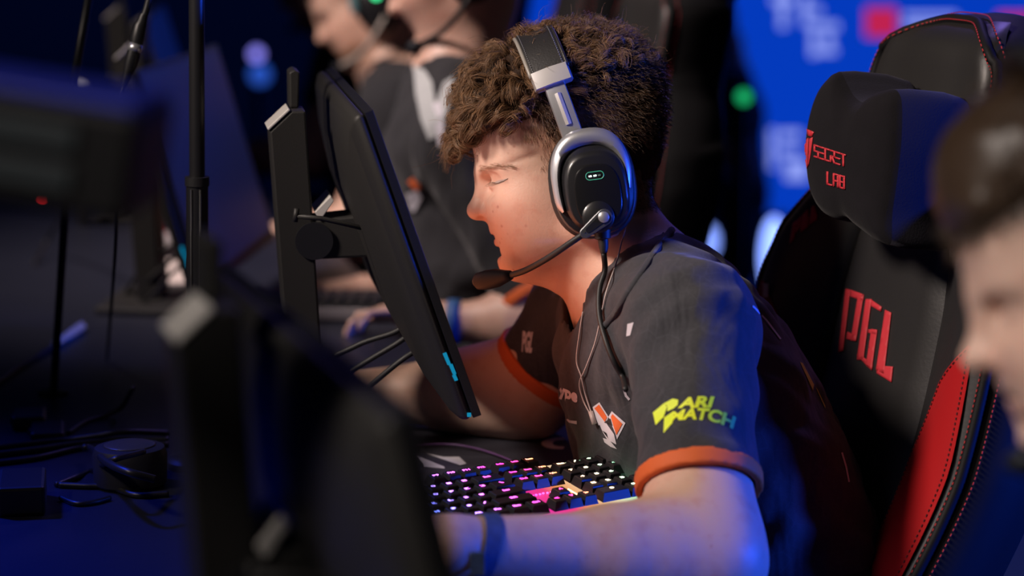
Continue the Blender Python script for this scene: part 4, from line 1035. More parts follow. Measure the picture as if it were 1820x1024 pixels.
    for sg in (-1, 1): obj('hinge', MB().tube([(-0.15, sg * 0.235, 0.42), (-0.24, sg * 0.245, 0.45), (-0.255, sg * 0.235, 0.55)], 0.018, 10), CPL, t, local=True, smooth=True)
    for k in range(5):
        a = math.radians(72 * k + 20); d = np.array([math.cos(a), math.sin(a), 0]); r = obj('base_leg', MB().tube([d * 0.03 + (0, 0, 0.12), d * 0.18 + (0, 0, 0.105), d * 0.32 + (0, 0, 0.08)], [0.032, 0.025, 0.018], 8), CPL, t, local=True, smooth=True)
        n = np.array([-d[1], d[0], 0])
        wm = MB()
        for q in (-1, 1): wm.lathe(d * 0.32 + n * q * 0.012 + (0, 0, 0.031), [(0.030, -0.009), (0.031, 0), (0.030, 0.009)], n, 16)
        obj('castor', wm, mat('castor', (0.02, 0.02, 0.02), 0.5), r, local=True, smooth=True, auto=40)
    return t
CH = make_chair('black and red gaming chair with raised red lettering behind the grey jersey player')
CHY = math.radians(203); CH.rotation_euler = (0, 0, CHY)
cpt = pw(1548, 600, 2.70); kx = 0.20 + (cpt[2] - ZB) * math.tan(math.radians(12)) - 0.012
CH.location = (cpt[0] + math.cos(CHY) * kx, cpt[1] + math.sin(CHY) * kx, 0)
bpy.context.view_layer.update()
for P, lab, dx, rz in ((P2, 'black and red gaming chair of the black jersey player', 0.17, 196), (P3, 'black and red gaming chair of the bearded player', 0.15, 190), (P4, 'black and red gaming chair of the farthest seated player', 0.15, 190), (FG, 'black and red gaming chair under the plain grey jersey player', 0.12, 190)):
    c = copy_tree(CH); pwd = W(P['spec']['pelvis']); c['label'] = lab; c['group'] = 'gaming chairs along the row'; c.rotation_euler = (0, 0, math.radians(rz)); f = np.array([math.cos(math.radians(rz)), math.sin(math.radians(rz))])
    c.location = (pwd[0] - dx + 0.05, pwd[1], 0)
CH['group'] = 'gaming chairs along the row'
cbv = [obj_bvh(o) for o in CH.children if o.name.split('.')[0] in ('center_panel', 'wing_panel', 'headrest')]
RINK = mat('thread_bright_red', (0.62, 0.035, 0.05), 0.55, bump=(900, 0.3, 0.0006))
def relief(name, polys, bv, parent, off=0.0012): 
    o = decal(name, polys, bv, RINK, parent, off); m = o.modifiers.new('thick', 'SOLIDIFY'); m.thickness = 0.0012; m.offset = 0; o['label'] = 'red embroidered lettering'; return o
relief('lettering', [[(1505, 514), (1513, 515), (1500, 624), (1492, 627)], [(1513, 515), (1537, 524), (1536, 535), (1512, 527)], [(1527, 528), (1537, 524), (1523, 607), (1514, 606)], [(1508, 590), (1524, 597), (1523, 607), (1506, 603)],
                     [(1541, 532), (1551, 532), (1536, 640), (1525, 640)], [(1549, 532), (1569, 546), (1567, 554), (1548, 543)], [(1525, 632), (1527, 628), (1553, 648), (1551, 659)], [(1551, 585), (1561, 587), (1551, 658), (1541, 650)], [(1545, 586), (1560, 586), (1559, 595), (1545, 592)],
                     [(1575, 551), (1586, 556), (1573, 665), (1559, 658)], [(1561, 650), (1589, 652), (1586, 680), (1560, 664)]], cbv, CH)
relief('lettering', [[(1411, 398), (1418, 392), (1413, 425), (1405, 433)], [(1416, 395), (1426, 384), (1424, 404), (1416, 414), (1416, 407), (1420, 402), (1421, 393), (1416, 399)], [(1428, 383), (1438, 372), (1438, 378), (1431, 386), (1429, 402), (1435, 395), (1436, 390), (1440, 387), (1437, 404), (1424, 413)], [(1444, 368), (1449, 365), (1445, 390), (1454, 382), (1453, 390), (1440, 400)]], cbv, CH)
mb = MB(); q = on(1366, 515, 0.0, cbv, 2.9); mb.box(q + [-0.004, -0.004, 0], (0.006, 0.004, 0.016)); obj('fabric_tag', mb, mat('tag_white', (0.7, 0.7, 0.72), 0.6), CH)['label'] = 'small white fabric tag'

# neck pillow
PN = np.array([-math.cos(math.radians(24)), -math.sin(math.radians(24)), 0.12]); PN = nrm(PN)
def on_plane(px, py, p0, n):
    d = FW + (px - 910.0) / FPX * RT - (py - 512.0) / FPX * UP; return CAM + d * (((p0 - CAM) @ n) / (d @ n))
pc = on(1545, 330, 0.0, cbv, 2.8); pf = pc + PN * 0.115
front = [(1428, 300), (1427, 250), (1434, 200), (1448, 160), (1466, 136), (1480, 126), (1491, 146), (1503, 168), (1518, 180), (1535, 176), (1552, 163), (1570, 157), (1582, 162), (1589, 185), (1588, 250), (1580, 320), (1572, 380), (1570, 430), (1556, 432), (1538, 420), (1515, 402), (1498, 388), (1478, 390), (1460, 382), (1444, 362), (1433, 335)]
fp = smooth_path([on_plane(x, y, pf, PN) for x, y in front + [front[0]]], 130)[:-1]
cen = fp.mean(0); back = -PN
def pring(sc, d): return cen + (fp - cen) * sc + back * d
NP_ = thing('neck_pillow', 'black velour neck pillow with red embroidered lettering strapped to the gaming chair', 'pillow', cen - [0, 0, 0.1])
VEL = mat('velour', (0.010, 0.009, 0.011), 0.95, spec=0.1, sheen=0.05, bump=(500, 0.4, 0.0008), var=(30, 0.25))
obj('cushion', MB().loft([pring(0.30, -0.012), pring(0.6, -0.010), pring(0.85, -0.005), pring(0.96, 0.002), pring(1.0, 0.010)]), VEL, NP_, smooth=True, auto=80)
obj('gusset', MB().loft([pring(1.0, 0.010), pring(1.03, 0.030), pring(1.03, 0.07), pring(0.97, 0.098), pring(0.85, 0.108)]), mat('velour_side', (0.016, 0.015, 0.022), 0.9, spec=0.15, sheen=0.05, bump=(500, 0.4, 0.0008)), NP_, smooth=True, auto=80)
pbv = [obj_bvh(o) for o in NP_.children]
def letters(defs, x0, y0, dx, dy, w_, h_, gap):
    out = []
    for i, ls in enumerate(defs):
        for ln in ls: out.append([(x0 + dx * i + p[0] * w_, y0 + dy * i + p[1] * h_ + p[0] * dy * 0.7) for p in ln])
    return out
LT = dict(S=[[(1, 0), (0, 0), (0, .5), (1, .5), (1, 1), (0, 1)]], E=[[(1, 0), (0, 0)], [(0, .5), (1, .5)], [(0, 1), (1, 1)]], C=[[(1, 0), (0, 0), (0, 1), (1, 1)]], R=[[(0, 0), (1, 0), (1, .5), (.3, .5), (1, 1)], [(0, .5), (0, 1)]], T=[[(0, 0), (1, 0)], [(.5, 0), (.5, 1)]], L=[[(0, 0), (0, 1), (1, 1)]], A=[[(0, 1), (0, 0), (1, 0), (1, 1)], [(0, .55), (1, .55)]], B=[[(0, 0), (1, 0), (1, 1), (0, 1), (0, 0)], [(0, .5), (1, .5)]])
relief('lettering', strokes(letters([LT[c] for c in 'SECRET'], 1449, 258, 9.6, 3.1, 6.6, 20, 2), 2.6), pbv, NP_, 0.0008)
relief('lettering', strokes(letters([LT[c] for c in 'LAB'], 1472, 306, 11.2, 3.0, 7.4, 21, 2), 2.8), pbv, NP_, 0.0008)
relief('emblem', [[(1431, 227), (1448, 235), (1444, 243), (1433, 240)], [(1432, 243), (1438, 245), (1436, 300), (1432, 280)], [(1440, 247), (1446, 244), (1442, 275), (1438, 296)]], pbv, NP_, 0.0008)
mb = MB(); mb.tube([cen + back * 0.10 + [0, 0, 0.02], on(1640, 250, 0.004, cbv, 2.7), on(1672, 240, 0.004, cbv, 2.65)], 0.006, 8); obj('strap', mb, CSH, NP_, smooth=True)

# ------------------------------------------------------------------ monitors
MBK = mat('monitor_black', (0.020, 0.019, 0.018), 0.55, spec=0.4, bump=(700, 0.25, 0.0006)); MGL = mat('monitor_bezel', (0.012, 0.012, 0.015), 0.4); MSL = mat('monitor_silver', (0.72, 0.69, 0.65), 0.4, metal=0.25)
def screen_mat():
    m = mat('screen_picture', (0.01, 0.01, 0.01), 0.3); nt = m.node_tree; b = nt.nodes['Principled BSDF']; L = nt.links
    tc = nt.nodes.new('ShaderNodeTexCoord'); v = nt.nodes.new('ShaderNodeTexVoronoi'); v.inputs['Scale'].default_value = 9; L.new(tc.outputs['Object'], v.inputs['Vector'])
    sx = nt.nodes.new('ShaderNodeSeparateXYZ'); L.new(tc.outputs['Object'], sx.inputs[0]); ad = nt.nodes.new('ShaderNodeMath'); ad.operation = 'MULTIPLY_ADD'; ad.inputs[1].default_value = 0.05; L.new(v.outputs['Distance'], ad.inputs[0]); L.new(sx.outputs[2], ad.inputs[2])
    cr = nt.nodes.new('ShaderNodeValToRGB'); E = cr.color_ramp.elements; E[0].position, E[0].color = 0.12, (2.6, 0.62, 0.22, 1); E[1].position, E[1].color = 0.34, (0.50, 0.42, 0.40, 1); e = E.new(0.24); e.color = (2.0, 0.55, 0.22, 1)
    L.new(ad.outputs[0], cr.inputs[0]); ry = nt.nodes.new('ShaderNodeMapRange'); ry.inputs[1].default_value = -0.2; ry.inputs[2].default_value = 0.05; ry.inputs[3].default_value = 1.15; ry.inputs[4].default_value = 0.06; L.new(sx.outputs[1], ry.inputs[0])  # orange kept to the near half, shaped to light the face
    mr = nt.nodes.new('ShaderNodeVectorMath'); mr.operation = 'SCALE'; L.new(cr.outputs[0], mr.inputs[0]); L.new(ry.outputs[0], mr.inputs['Scale']); L.new(mr.outputs[0], b.inputs['Emission Color']); b.inputs['Emission Strength'].default_value = SCREEN_STRENGTH; return m
SCREEN_STRENGTH = 1.0
SCM = screen_mat()
MW, MH = 0.545, 0.335
def make_monitor(label, ztop, tilt, zcol, lean=0.02, cables=True, lit=1):
    t = thing('monitor', label, 'monitor', group='monitors along the desks'); a = math.radians(tilt); dn = np.array([math.sin(a), 0, -math.cos(a)]); nf = np.array([math.cos(a), 0, math.sin(a)])
    top = np.array([0, 0, ztop])
    def rect(ins, d, r=0.006):
        out = []
        for sy, sz in ((-1, 0), (1, 0), (1, 1), (-1, 1)):
            for k in range(3):
                e = (k - 1) * 0.5; yy = sy * (MW / 2 - ins - (r if k != 1 else 0.3 * r) * (1 if (k == 0) == (sz == (0 if sy < 0 else 1)) else 0)); zz = (ins if sz == 0 else MH - ins); out.append(top + dn * zz - nf * d + np.array([0, yy, 0]))
        return out
    def rr(ins, d):
        P = [(-MW / 2 + ins, ins), (MW / 2 - ins, ins), (MW / 2 - ins, MH - ins), (-MW / 2 + ins, MH - ins)]; return [top + dn * z - nf * d + np.array([0, y, 0]) for y, z in P]
    obj('bezel', MB().loft([rr(0.0, 0.0), rr(0.0, 0.009)]), MGL, t, local=True, bevel=0.0006)
    obj('back_cover', MB().loft([rr(0.0005, 0.0098), rr(0.0, 0.020), rr(0.012, 0.028), rr(0.05, 0.040), rr(0.10, 0.048)]), MBK, t, local=True, bevel=0.004, smooth=True, auto=60)
    P = [(-MW / 2 + .008, .008), (MW / 2 - .008, .008), (MW / 2 - .008, MH - .018), (-MW / 2 + .008, MH - .018)]
    obj('screen', MB().add([top + dn * z + nf * 0.00012 + np.array([0, y, 0]) for y, z in P], [(0, 1, 2, 3)]), SCM if lit == 1 else (led_mat('screen_dim', (0.20, 0.22, 0.30), 0.5) if lit == 2 else led_mat('screen_navy', (0.002, 0.004, 0.030), 1.0)), t, local=True)
    # stand
    x0, x1 = -0.092, -0.052; hw_ = 0.030
    col = lambda z: lean * (1 - z / zcol)
    poly = [(x0 + 0.022 + lean - 0.02, 0.012), (x1 + lean, 0.012), (x1, zcol), (x0 + 0.024, zcol), (x0, zcol - 0.022)]
    mbq = MB().prism([(x, -hw_, z) for x, z in poly], (0, 2 * hw_, 0)); obj('stand_column', mbq, MBK, t, local=True, bevel=0.0025)
    d1 = np.array([x0 + 0.024 - x0, 0, 0.022]); n1 = nrm(np.array([-0.022, 0, 0.024]))
    obj('column_cap', MB().prism([np.array([x0, -hw_ - 0.001, zcol - 0.022]) + n1 * 0.0012, np.array([x0 + 0.024, -hw_ - 0.001, zcol]) + n1 * 0.0012, np.array([x0 + 0.024, hw_ + 0.001, zcol]) + n1 * 0.0012, np.array([x0, hw_ + 0.001, zcol - 0.022]) + n1 * 0.0012], n1 * 0.003), MSL, t, local=True, bevel=0.0008)['label'] = 'slanted silver cap'
    obj('handle', MB().prism([(x, 0, z) for x, z in ((-0.068, zcol), (-0.058, zcol), (-0.056, zcol + 0.040), (-0.062, zcol + 0.043), (-0.068, zcol + 0.040))], (0, 0.05, 0)), MBK, t, local=True, bevel=0.002)
    cz = ztop - MH * 0.5 * math.cos(a); cx = MH * 0.5 * math.sin(a) - 0.05
    obj('hinge', MB().lathe((-0.045, -0.033, cz - 0.01), [(0.021, 0), (0.021, 0.066)], (0, 1, 0), 28), MGL, t, local=True, smooth=True, auto=40)
    obj('arm', MB().loft([[(-0.06, -0.026, cz + 0.012), (-0.06, 0.026, cz + 0.012), (-0.06, 0.026, cz - 0.032), (-0.06, -0.026, cz - 0.032)], [(cx + 0.008, -0.03, cz + 0.018), (cx + 0.008, 0.03, cz + 0.018), (cx + 0.014, 0.03, cz - 0.03), (cx + 0.014, -0.03, cz - 0.03)]]), MBK, t, local=True, bevel=0.003)
    obj('arm_trim', MB().prism([(-0.044, -0.03, cz + 0.022), (-0.026, -0.03, cz + 0.040), (-0.022, -0.03, cz + 0.034), (-0.038, -0.03, cz + 0.012)], (0, 0.06, 0)), MSL, t, local=True, bevel=0.001)
    obj('headset_hook', MB().tube([(-0.072, -0.16, ztop - 0.122), (-0.045, -0.16, ztop - 0.125), (0.02, -0.16, ztop - 0.142)], 0.0026, 8), MBK, t, local=True, smooth=True)
    obj('hook_tip', MB().tube([(-0.071, -0.16, ztop - 0.114), (-0.073, -0.16, ztop - 0.128)], 0.003, 8), MBK, t, local=True, smooth=True)
    obj('base_plate', MB().prism([(-0.12, -0.10, 0), (0.05, -0.12, 0), (0.06, 0.12, 0), (-0.12, 0.10, 0)], (0, 0, 0.012)), MBK, t, local=True, bevel=0.004)
    lt = led_mat('led_teal', (0.0, 0.42, 0.75), 0.5); sm = MB()  # teal LED reflection on the near edge, added as glowing strips
    q = lambda z, d, w=0.0: top + dn * z - nf * d + np.array([0, -MW / 2 - 0.0004, 0])
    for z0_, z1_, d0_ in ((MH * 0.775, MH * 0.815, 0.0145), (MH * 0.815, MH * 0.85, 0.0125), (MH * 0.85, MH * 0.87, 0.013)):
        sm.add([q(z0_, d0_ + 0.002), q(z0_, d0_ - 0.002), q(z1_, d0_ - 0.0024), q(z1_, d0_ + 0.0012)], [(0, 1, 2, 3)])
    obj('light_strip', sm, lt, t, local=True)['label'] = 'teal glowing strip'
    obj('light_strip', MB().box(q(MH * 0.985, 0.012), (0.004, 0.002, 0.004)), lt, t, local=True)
    if cables:
        b0 = top + dn * (MH * 0.80) - nf * 0.040
        for k, (yy, dx, dz) in enumerate(((-0.04, -0.10, -0.03), (-0.05, -0.10, -0.045), (-0.09, -0.085, -0.05))):
            p0 = b0 + np.array([0, yy, -0.012 * k]); zf = 0.006
            path = smooth_path([p0 + (0.01, 0, 0.006), p0 + (-0.008, 0.0, -0.006), p0 + (dx * 0.5, 0.012, dz * 0.75), p0 + (dx, 0.03, max(-p0[2] + zf, dz - 0.03)), (p0[0] + dx - 0.04, p0[1] + 0.06 + 0.03 * k, zf)], 26)
            obj('cable', MB().tube(path, 0.0032, 8), RUB, t, local=True, smooth=True)
    return t
def place(t, x, y, deg): t.location = (x, y, DESK_Z); t.rotation_euler = (0, 0, math.radians(deg))
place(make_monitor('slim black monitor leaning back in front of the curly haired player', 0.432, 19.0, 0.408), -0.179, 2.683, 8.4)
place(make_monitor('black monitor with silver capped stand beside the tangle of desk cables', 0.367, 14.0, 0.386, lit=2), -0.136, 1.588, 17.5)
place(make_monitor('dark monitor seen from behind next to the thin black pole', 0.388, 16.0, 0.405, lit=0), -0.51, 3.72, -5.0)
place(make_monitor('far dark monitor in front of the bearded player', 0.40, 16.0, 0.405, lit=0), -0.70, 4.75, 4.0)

# ------------------------------------------------------------------ desk
EDGE = np.array([0.16, 2.35, 0])
DW = 0.95
DK = thing('desk', 'long dark desk carrying the row of monitors and keyboards', 'desk', (0, 0, 0)); DC0 = EDGE - ACR * DW / 2
RD = np.stack([ACR, ROW, [0, 0, 1]], 1)
DM = mat('desk_laminate', (0.016, 0.018, 0.032), 0.42, bump=(200, 0.1), var=(5, 0.2))
dc = DC0 + ROW * 1.9
obj('desk_top', MB().box(dc + [0, 0, DESK_Z - 0.0125], (DW, 7.6, 0.025), RD), DM, DK, bevel=0.003)
obj('modesty_panel', MB().box(dc - ACR * (DW / 2 - 0.03) + [0, 0, 0.42], (0.018, 7.5, 0.55), RD), DM, DK)
for k in range(7):
    for s in (-1, 1):
        c = dc + ROW * (-3.6 + k * 1.2) + ACR * s * (DW / 2 - 0.09); obj('leg', MB().box(c + [0, 0, 0.36], (0.05, 0.05, 0.71), RD), mat('leg_metal', (0.05, 0.05, 0.055), 0.4, metal=0.8), DK, bevel=0.004)

# ------------------------------------------------------------------ desk mat and its print
MT = thing('desk_mat', 'large dark fabric desk mat under the glowing keyboard', 'mat', pz(820, 850, DESK_Z))
mc = pz(790, 800, DESK_Z)
def mat_pt(a, b, z): return mc + ACR * a + ROW * b + [0, 0, z]
ol = [(x, y) for x, y in ((-0.24, -0.36), (0.22, -0.36), (0.235, -0.345), (0.235, 0.36), (0.22, 0.375), (-0.24, 0.375), (-0.255, 0.36), (-0.255, -0.345))]
obj('cloth', MB().prism([mat_pt(a, b, 0.0004) for a, b in ol], (0, 0, 0.004)), mat('mat_cloth', (0.022, 0.020, 0.032), 0.85, bump=(900, 0.3, 0.0005)), MT)
zt = DESK_Z + 0.0050
def flat(polys, m, name):
    mb = MB()
    for p in polys: mb.add([pz(x, y, zt) for x, y in p], [tuple(range(len(p)))])
    return obj(name, mb, m, MT)
MPR = mat('mat_print', (0.55, 0.53, 0.58), 0.7)
cr = [(993 + 31 * math.cos(math.radians(a)), 788 + 10.5 * math.sin(math.radians(a))) for a in range(75, 300, 15)]; ci = [(999 + 17 * math.cos(math.radians(a)), 788 + 6.0 * math.sin(math.radians(a))) for a in range(285, 60, -15)]
flat([[cr[i], cr[i + 1], ci[len(ci) - 2 - i], ci[len(ci) - 1 - i]] for i in range(min(len(cr), len(ci)) - 1)], MPR, 'print')
flat([[(738, 810), (752, 826), (752, 830), (791, 833), (789, 829)], [(756, 806), (786, 812), (788, 812)], [(756, 806), (786, 812), (816, 812), (829, 824), (818, 827)]], MPR, 'print')

# ------------------------------------------------------------------ keyboard
U = 0.01905
rows = [(0, [('Esc', 1), (None, 1), ('F1', 1), ('F2', 1), ('F3', 1), ('F4', 1), (None, .5), ('F5', 1), ('F6', 1), ('F7', 1), ('F8', 1), (None, .5), ('F9', 1), ('F10', 1), ('F11', 1), ('F12', 1), (None, .25), ('PrtSc', 1), ('ScrLk', 1), ('Pause', 1)]),
        (1.25, [(c, 1) for c in '`1234567890-='] + [('Back', 2), (None, .25), ('Ins', 1), ('Home', 1), ('PgUp', 1), (None, .25), ('Num', 1), ('/', 1), ('*', 1), ('-', 1)]),
        (2.25, [('Tab', 1.5)] + [(c, 1) for c in 'QWERTYUIOP[]'] + [('\\', 1.5), (None, .25), ('Del', 1), ('End', 1), ('PgDn', 1), (None, .25), ('7', 1), ('8', 1), ('9', 1), ('+', 1)]),
        (3.25, [('Caps', 1.75)] + [(c, 1) for c in "ASDFGHJKL;'"] + [('Enter', 2.25), (None, 3.5), ('4', 1), ('5', 1), ('6', 1)]),
        (4.25, [('Shift', 2.25)] + [(c, 1) for c in 'ZXCVBNM,./'] + [('Shift', 2.75), (None, 1.25), ('^', 1), (None, 1.25), ('1', 1), ('2', 1), ('3', 1), ('Ent', 1)]),
        (5.25, [('Ctrl', 1.25), ('Win', 1.25), ('Alt', 1.25), ('', 6.25), ('Alt', 1.25), ('Fn', 1.25), ('Menu', 1.25), ('Ctrl', 1.25), (None, .25), ('<', 1), ('v', 1), ('>', 1), (None, .25), ('0', 2), ('.', 1)])]
KYAW, KTILT = math.radians(36), math.radians(9)
Rk = np.array((Matrix.Rotation(KYAW, 3, 'Z') @ Matrix.Rotation(KTILT, 3, 'X')))
ent_loc = np.array([(13.875 - 11.25) * U, (3.25 - 3.75) * U, 0.031])         # Enter in keyboard space: origin at its centre, on the desk
tz = DESK_Z + 0.005
anchor = pz(902, 872, tz + 0.040)
org = anchor - Rk @ ent_loc
front_low = 3.4 * U * math.sin(KTILT); org[2] = tz + front_low + 0.0005
KB = thing('keyboard', 'black mechanical keyboard with rainbow backlight under the leaning player', 'keyboard', org); KB.rotation_euler = (KTILT, 0, KYAW)
kd = np.array([math.cos(KYAW), math.sin(KYAW), 0])
def rgb_mat(name, strength):
    m = mat(name, (0.01, 0.01, 0.01), 0.4); nt = m.node_tree; b = nt.nodes['Principled BSDF']; L = nt.links
    g = nt.nodes.new('ShaderNodeNewGeometry'); vm = nt.nodes.new('ShaderNodeVectorMath'); vm.operation = 'DOT_PRODUCT'; vm.inputs[1].default_value = kd; L.new(g.outputs['Position'], vm.inputs[0])
    r = nt.nodes.new('ShaderNodeMapRange'); c = org @ kd; r.inputs[1].default_value = c - 11.25 * U; r.inputs[2].default_value = c + 11.25 * U; L.new(vm.outputs['Value'], r.inputs[0])
    cr = nt.nodes.new('ShaderNodeValToRGB'); E = cr.color_ramp.elements
    stops = [(0.0, (0.0, 0.25, 1.0)), (0.34, (0.04, 0.22, 1.0)), (0.46, (0.32, 0.20, 1.0)), (0.58, (0.85, 0.10, 0.85)), (0.68, (1.0, 0.03, 0.45)), (0.755, (1.0, 0.05, 0.25)), (0.80, (1.0, 0.35, 0.10)), (0.88, (1.0, 0.80, 0.50)), (0.95, (0.55, 1.0, 0.62)), (1.0, (0.2, 1.0, 0.45))]
    E[0].position, E[0].color = stops[0][0], (*stops[0][1], 1); E[1].position, E[1].color = stops[-1][0], (*stops[-1][1], 1)
    for p, c_ in stops[1:-1]: e = E.new(p); e.color = (*c_, 1)
    L.new(r.outputs[0], cr.inputs[0]); L.new(cr.outputs[0], b.inputs['Emission Color']); b.inputs['Emission Strength'].default_value = strength; return m
LEG = rgb_mat('key_light', 7.0); GLO = rgb_mat('key_glow', 0.85); LDS = rgb_mat('key_led', 7.0)
KBM = mat('keyboard_case', (0.012, 0.012, 0.014), 0.4, metal=0.3); KCP = mat('keycap', (0.013, 0.013, 0.016), 0.38, spec=0.5)
obj('case', MB().box((0, 0, 0.009), (22.9 * U, 6.75 * U, 0.012)), KBM, KB, local=True, bevel=0.002)
obj('switch_plate', MB().box((0, 0, 0.0155), (22.6 * U, 6.45 * U, 0.001)), GLO, KB, local=True)
for s in (-1, 1): obj('foot', MB().box((s * 9 * U, 2.6 * U, 0.0015), (0.02, 0.012, 0.003)), KBM, KB, local=True)
capc, legc = {}, {}
def capmesh(wd):
    if wd in capc: return capc[wd]
    a, b, h = wd * U - 0.0009, U - 0.0009, 0.0095; mb = MB()
    def rg(ix, iy0, iy1, z): return [(-a / 2 + ix, -b / 2 + iy0, z), (a / 2 - ix, -b / 2 + iy0, z), (a / 2 - ix, b / 2 - iy1, z), (-a / 2 + ix, b / 2 - iy1, z)]
    mb.loft([rg(0, 0, 0, 0), rg(0.0004, 0.0006, 0.0004, 0.001), rg(0.0026, 0.0030, 0.0018, h - 0.0006), rg(0.0034, 0.0038, 0.0026, h)])
    me = bpy.data.meshes.new('keycap'); me.from_pydata(np.concatenate(mb.v).tolist(), [], mb.f); me.materials.append(KCP); capc[wd] = me; return me
def legmesh(tx):
    if tx in legc: return legc[tx]
    wid = min(0.0085, 0.0034 + 0.0019 * len(tx)); hh = 0.0036
    polys = text_polys(tx, lambda u, v: ((u - 0.5) * wid, (v - 0.5) * hh + 0.0012), 0.04); V, F = [], []
    for p in polys: F.append(tuple(range(len(V), len(V) + len(p)))); V += [(x, y, 0) for x, y in p]
    me = bpy.data.meshes.new('legend'); me.from_pydata(V, [], F); me.materials.append(LEG); legc[tx] = me; return me
def put(name, me, loc, parent):
    o = bpy.data.objects.new(name, me); COL.objects.link(o); o.parent = parent; o.location = loc; return o
def key(tx, x, y, wd, tall=1):
    k = put('keycap', capmesh(wd), (x, y, 0.0215), KB)
    if tall != 1: k.scale = (1, tall, 1)
    if tx: put('legend', legmesh(tx), (0, 0.0008, 0.0098), k)
for yt, ks in rows:
    x = 0
    for tx, wd in ks:
        if tx is not None:
            tall = 2 if tx == 'Ent' else 1; key(tx, (x + wd / 2 - 11.25) * U, (3.25 - yt - 0.5 * tall - 0.125 + 0.125) * U, wd, tall)
        x += wd
mb = MB(); rk = np.random.RandomState(5)
for i in range(90):
    x = -11.2 + i * 0.25; mb.box((x * U, -3.05 * U - 0.0022 + rk.uniform(-.0006, .0006), 0.0168), (0.0022 * rk.uniform(0.5, 1.4), 0.0016, 0.0012))
for i in range(12): mb.box(((2.2 + 0.0 + i * 0.25 + 1.7) * U, -0.25 * U + 0.002 + rk.uniform(-.001, .001), 0.0168), (0.002, 0.0016, 0.0012))
for i in range(12): mb.box((7.05 * U, (-0.2 - i * 0.17) * U, 0.0168), (0.0016, 0.002, 0.0012))
lo_ = obj('backlight', mb, LDS, KB, local=True); lo_['kind'] = 'stuff'

# loose leads on the desk
def cable(name, label, pts, r, m, z=None, grp=None):
    P = [np.array(p) if len(p) == 3 and z is None else pz(p[0], p[1], DESK_Z + r + (p[2] if len(p) > 2 else 0)) for p in pts]
    return tag(obj(name, MB().tube(smooth_path(P, 48), r, 8), m, smooth=True), label, 'cable', grp)
cable('mouse_cable', 'thin violet lead arching across the desk mat behind the keyboard', [(690, 800, .007), (740, 792, .008), (800, 790, .008), (850, 798, .008), (900, 815, .007), (925, 828, .007)], 0.0013, mat('lead_violet', (0.12, 0.05, 0.16), 0.5), 1)
CBL = mat('cable_black', (0.014, 0.014, 0.016), 0.42)
cab = [('black cable curling up from the blue lit desk to the monitor base', [(120, 770), (150, 750), (185, 740), (215, 725, 0.01), (228, 705, 0.03), (236, 690, 0.05)], .003),
       ('topmost glossy black cable of the bundle on the blue lit desk', [(-40, 800), (40, 790), (110, 783), (170, 775, .006), (220, 768, .01), (300, 770)], .0038),
       ('middle black cable of the bundle on the blue lit desk', [(-40, 812), (60, 800), (130, 790), (200, 784), (300, 782)], .0042),
       ('lowest black cable of the bundle on the blue lit desk', [(-30, 826), (60, 815), (140, 797), (210, 793), (300, 790)], .0036),
       ('thick black cable lying over the dark puck', [(150, 795, .012), (165, 800, .014), (190, 822, .045), (225, 838, .05), (275, 852, .04)], .0042),
       ('black cable running from the adapter box to the dark puck', [(100, 862), (130, 850), (165, 835), (200, 818, .05), (255, 803, .045)], .0035),
       ('black cable looping on the desk in front of the adapter box', [(105, 862), (150, 864), (195, 866), (240, 880), (300, 878)], .0035),
       ('short black cable sagging beside the adapter box', [(108, 885), (135, 895), (165, 893), (195, 885)], .003),
       ('long black cable trailing down beside the blurred camera', [(60, 470), (85, 425, .03), (115, 375, .10), (138, 340, .16)], .003)]
for lb, pts, r in cab: cable('desk_cable', lb, pts, r, CBL, 1, 'loose cables on the desk')
wr_ = pz(150, 578, DESK_Z + 0.01)
t = thing('network_cable', 'dark cable ending in a clear plastic plug on the desk', 'cable', pz(110, 610, DESK_Z))
obj('cable', MB().tube(smooth_path([pz(-20, 690, DESK_Z + .004), pz(30, 655, DESK_Z + .004), pz(70, 630, DESK_Z + .005), pz(98, 612, DESK_Z + .006)], 30), 0.0042, 8), CBL, t, smooth=True)
obj('plug', MB().tube([pz(96, 613, DESK_Z + .008), pz(120, 597, DESK_Z + .008), pz(122, 596, DESK_Z + .008), pz(145, 580, DESK_Z + .008)], [0.006, 0.006, 0.0075, 0.0075], 4), mat('plug_clear', (0.45, 0.42, 0.40), 0.3), t)
# puck and adapter boxes
pk = pz(232, 862, DESK_Z)
t = thing('puck_speaker', 'round dark puck shaped device under the desk cables', 'speaker', pk)
obj('body', MB().lathe(pk, [(0.036, 0), (0.040, 0.004), (0.041, 0.035), (0.038, 0.043), (0.030, 0.045)], n=36), mat('puck_black', (0.02, 0.02, 0.024), 0.5), t, smooth=True, auto=40)
obj('top_dish', MB().lathe(pk + [0, 0, 0.0452], [(0.029, 0), (0.027, 0.0012), (0.010, 0.0016)], n=36), mat('puck_top', (0.05, 0.05, 0.06), 0.35), t, smooth=True)
for (x, y, sx, sy, sz, lb) in ((40, 900, 0.09, 0.05, 0.032, 'black power adapter box beside the dark puck'), (52, 757, 0.06, 0.04, 0.018, 'small flat black adapter lying behind the cable bundle'), (85, 775, 0.07, 0.04, 0.012, 'thin black hub lying along the cable bundle')):
    t = thing('power_adapter', lb, 'adapter', pz(x, y, DESK_Z), ROWROT + 1.5, 'adapters on the desk')
    obj('case', MB().box((0, 0, sz / 2), (sx, sy, sz)), mat('adapter_black', (0.016, 0.016, 0.018), 0.4), t, local=True, bevel=0.004); obj('socket', MB().box((0, sy / 2 + 0.001, sz / 2), (0.016, 0.003, sz * 0.5)), mat('rubber_black'), t, local=True, bevel=0.0008)

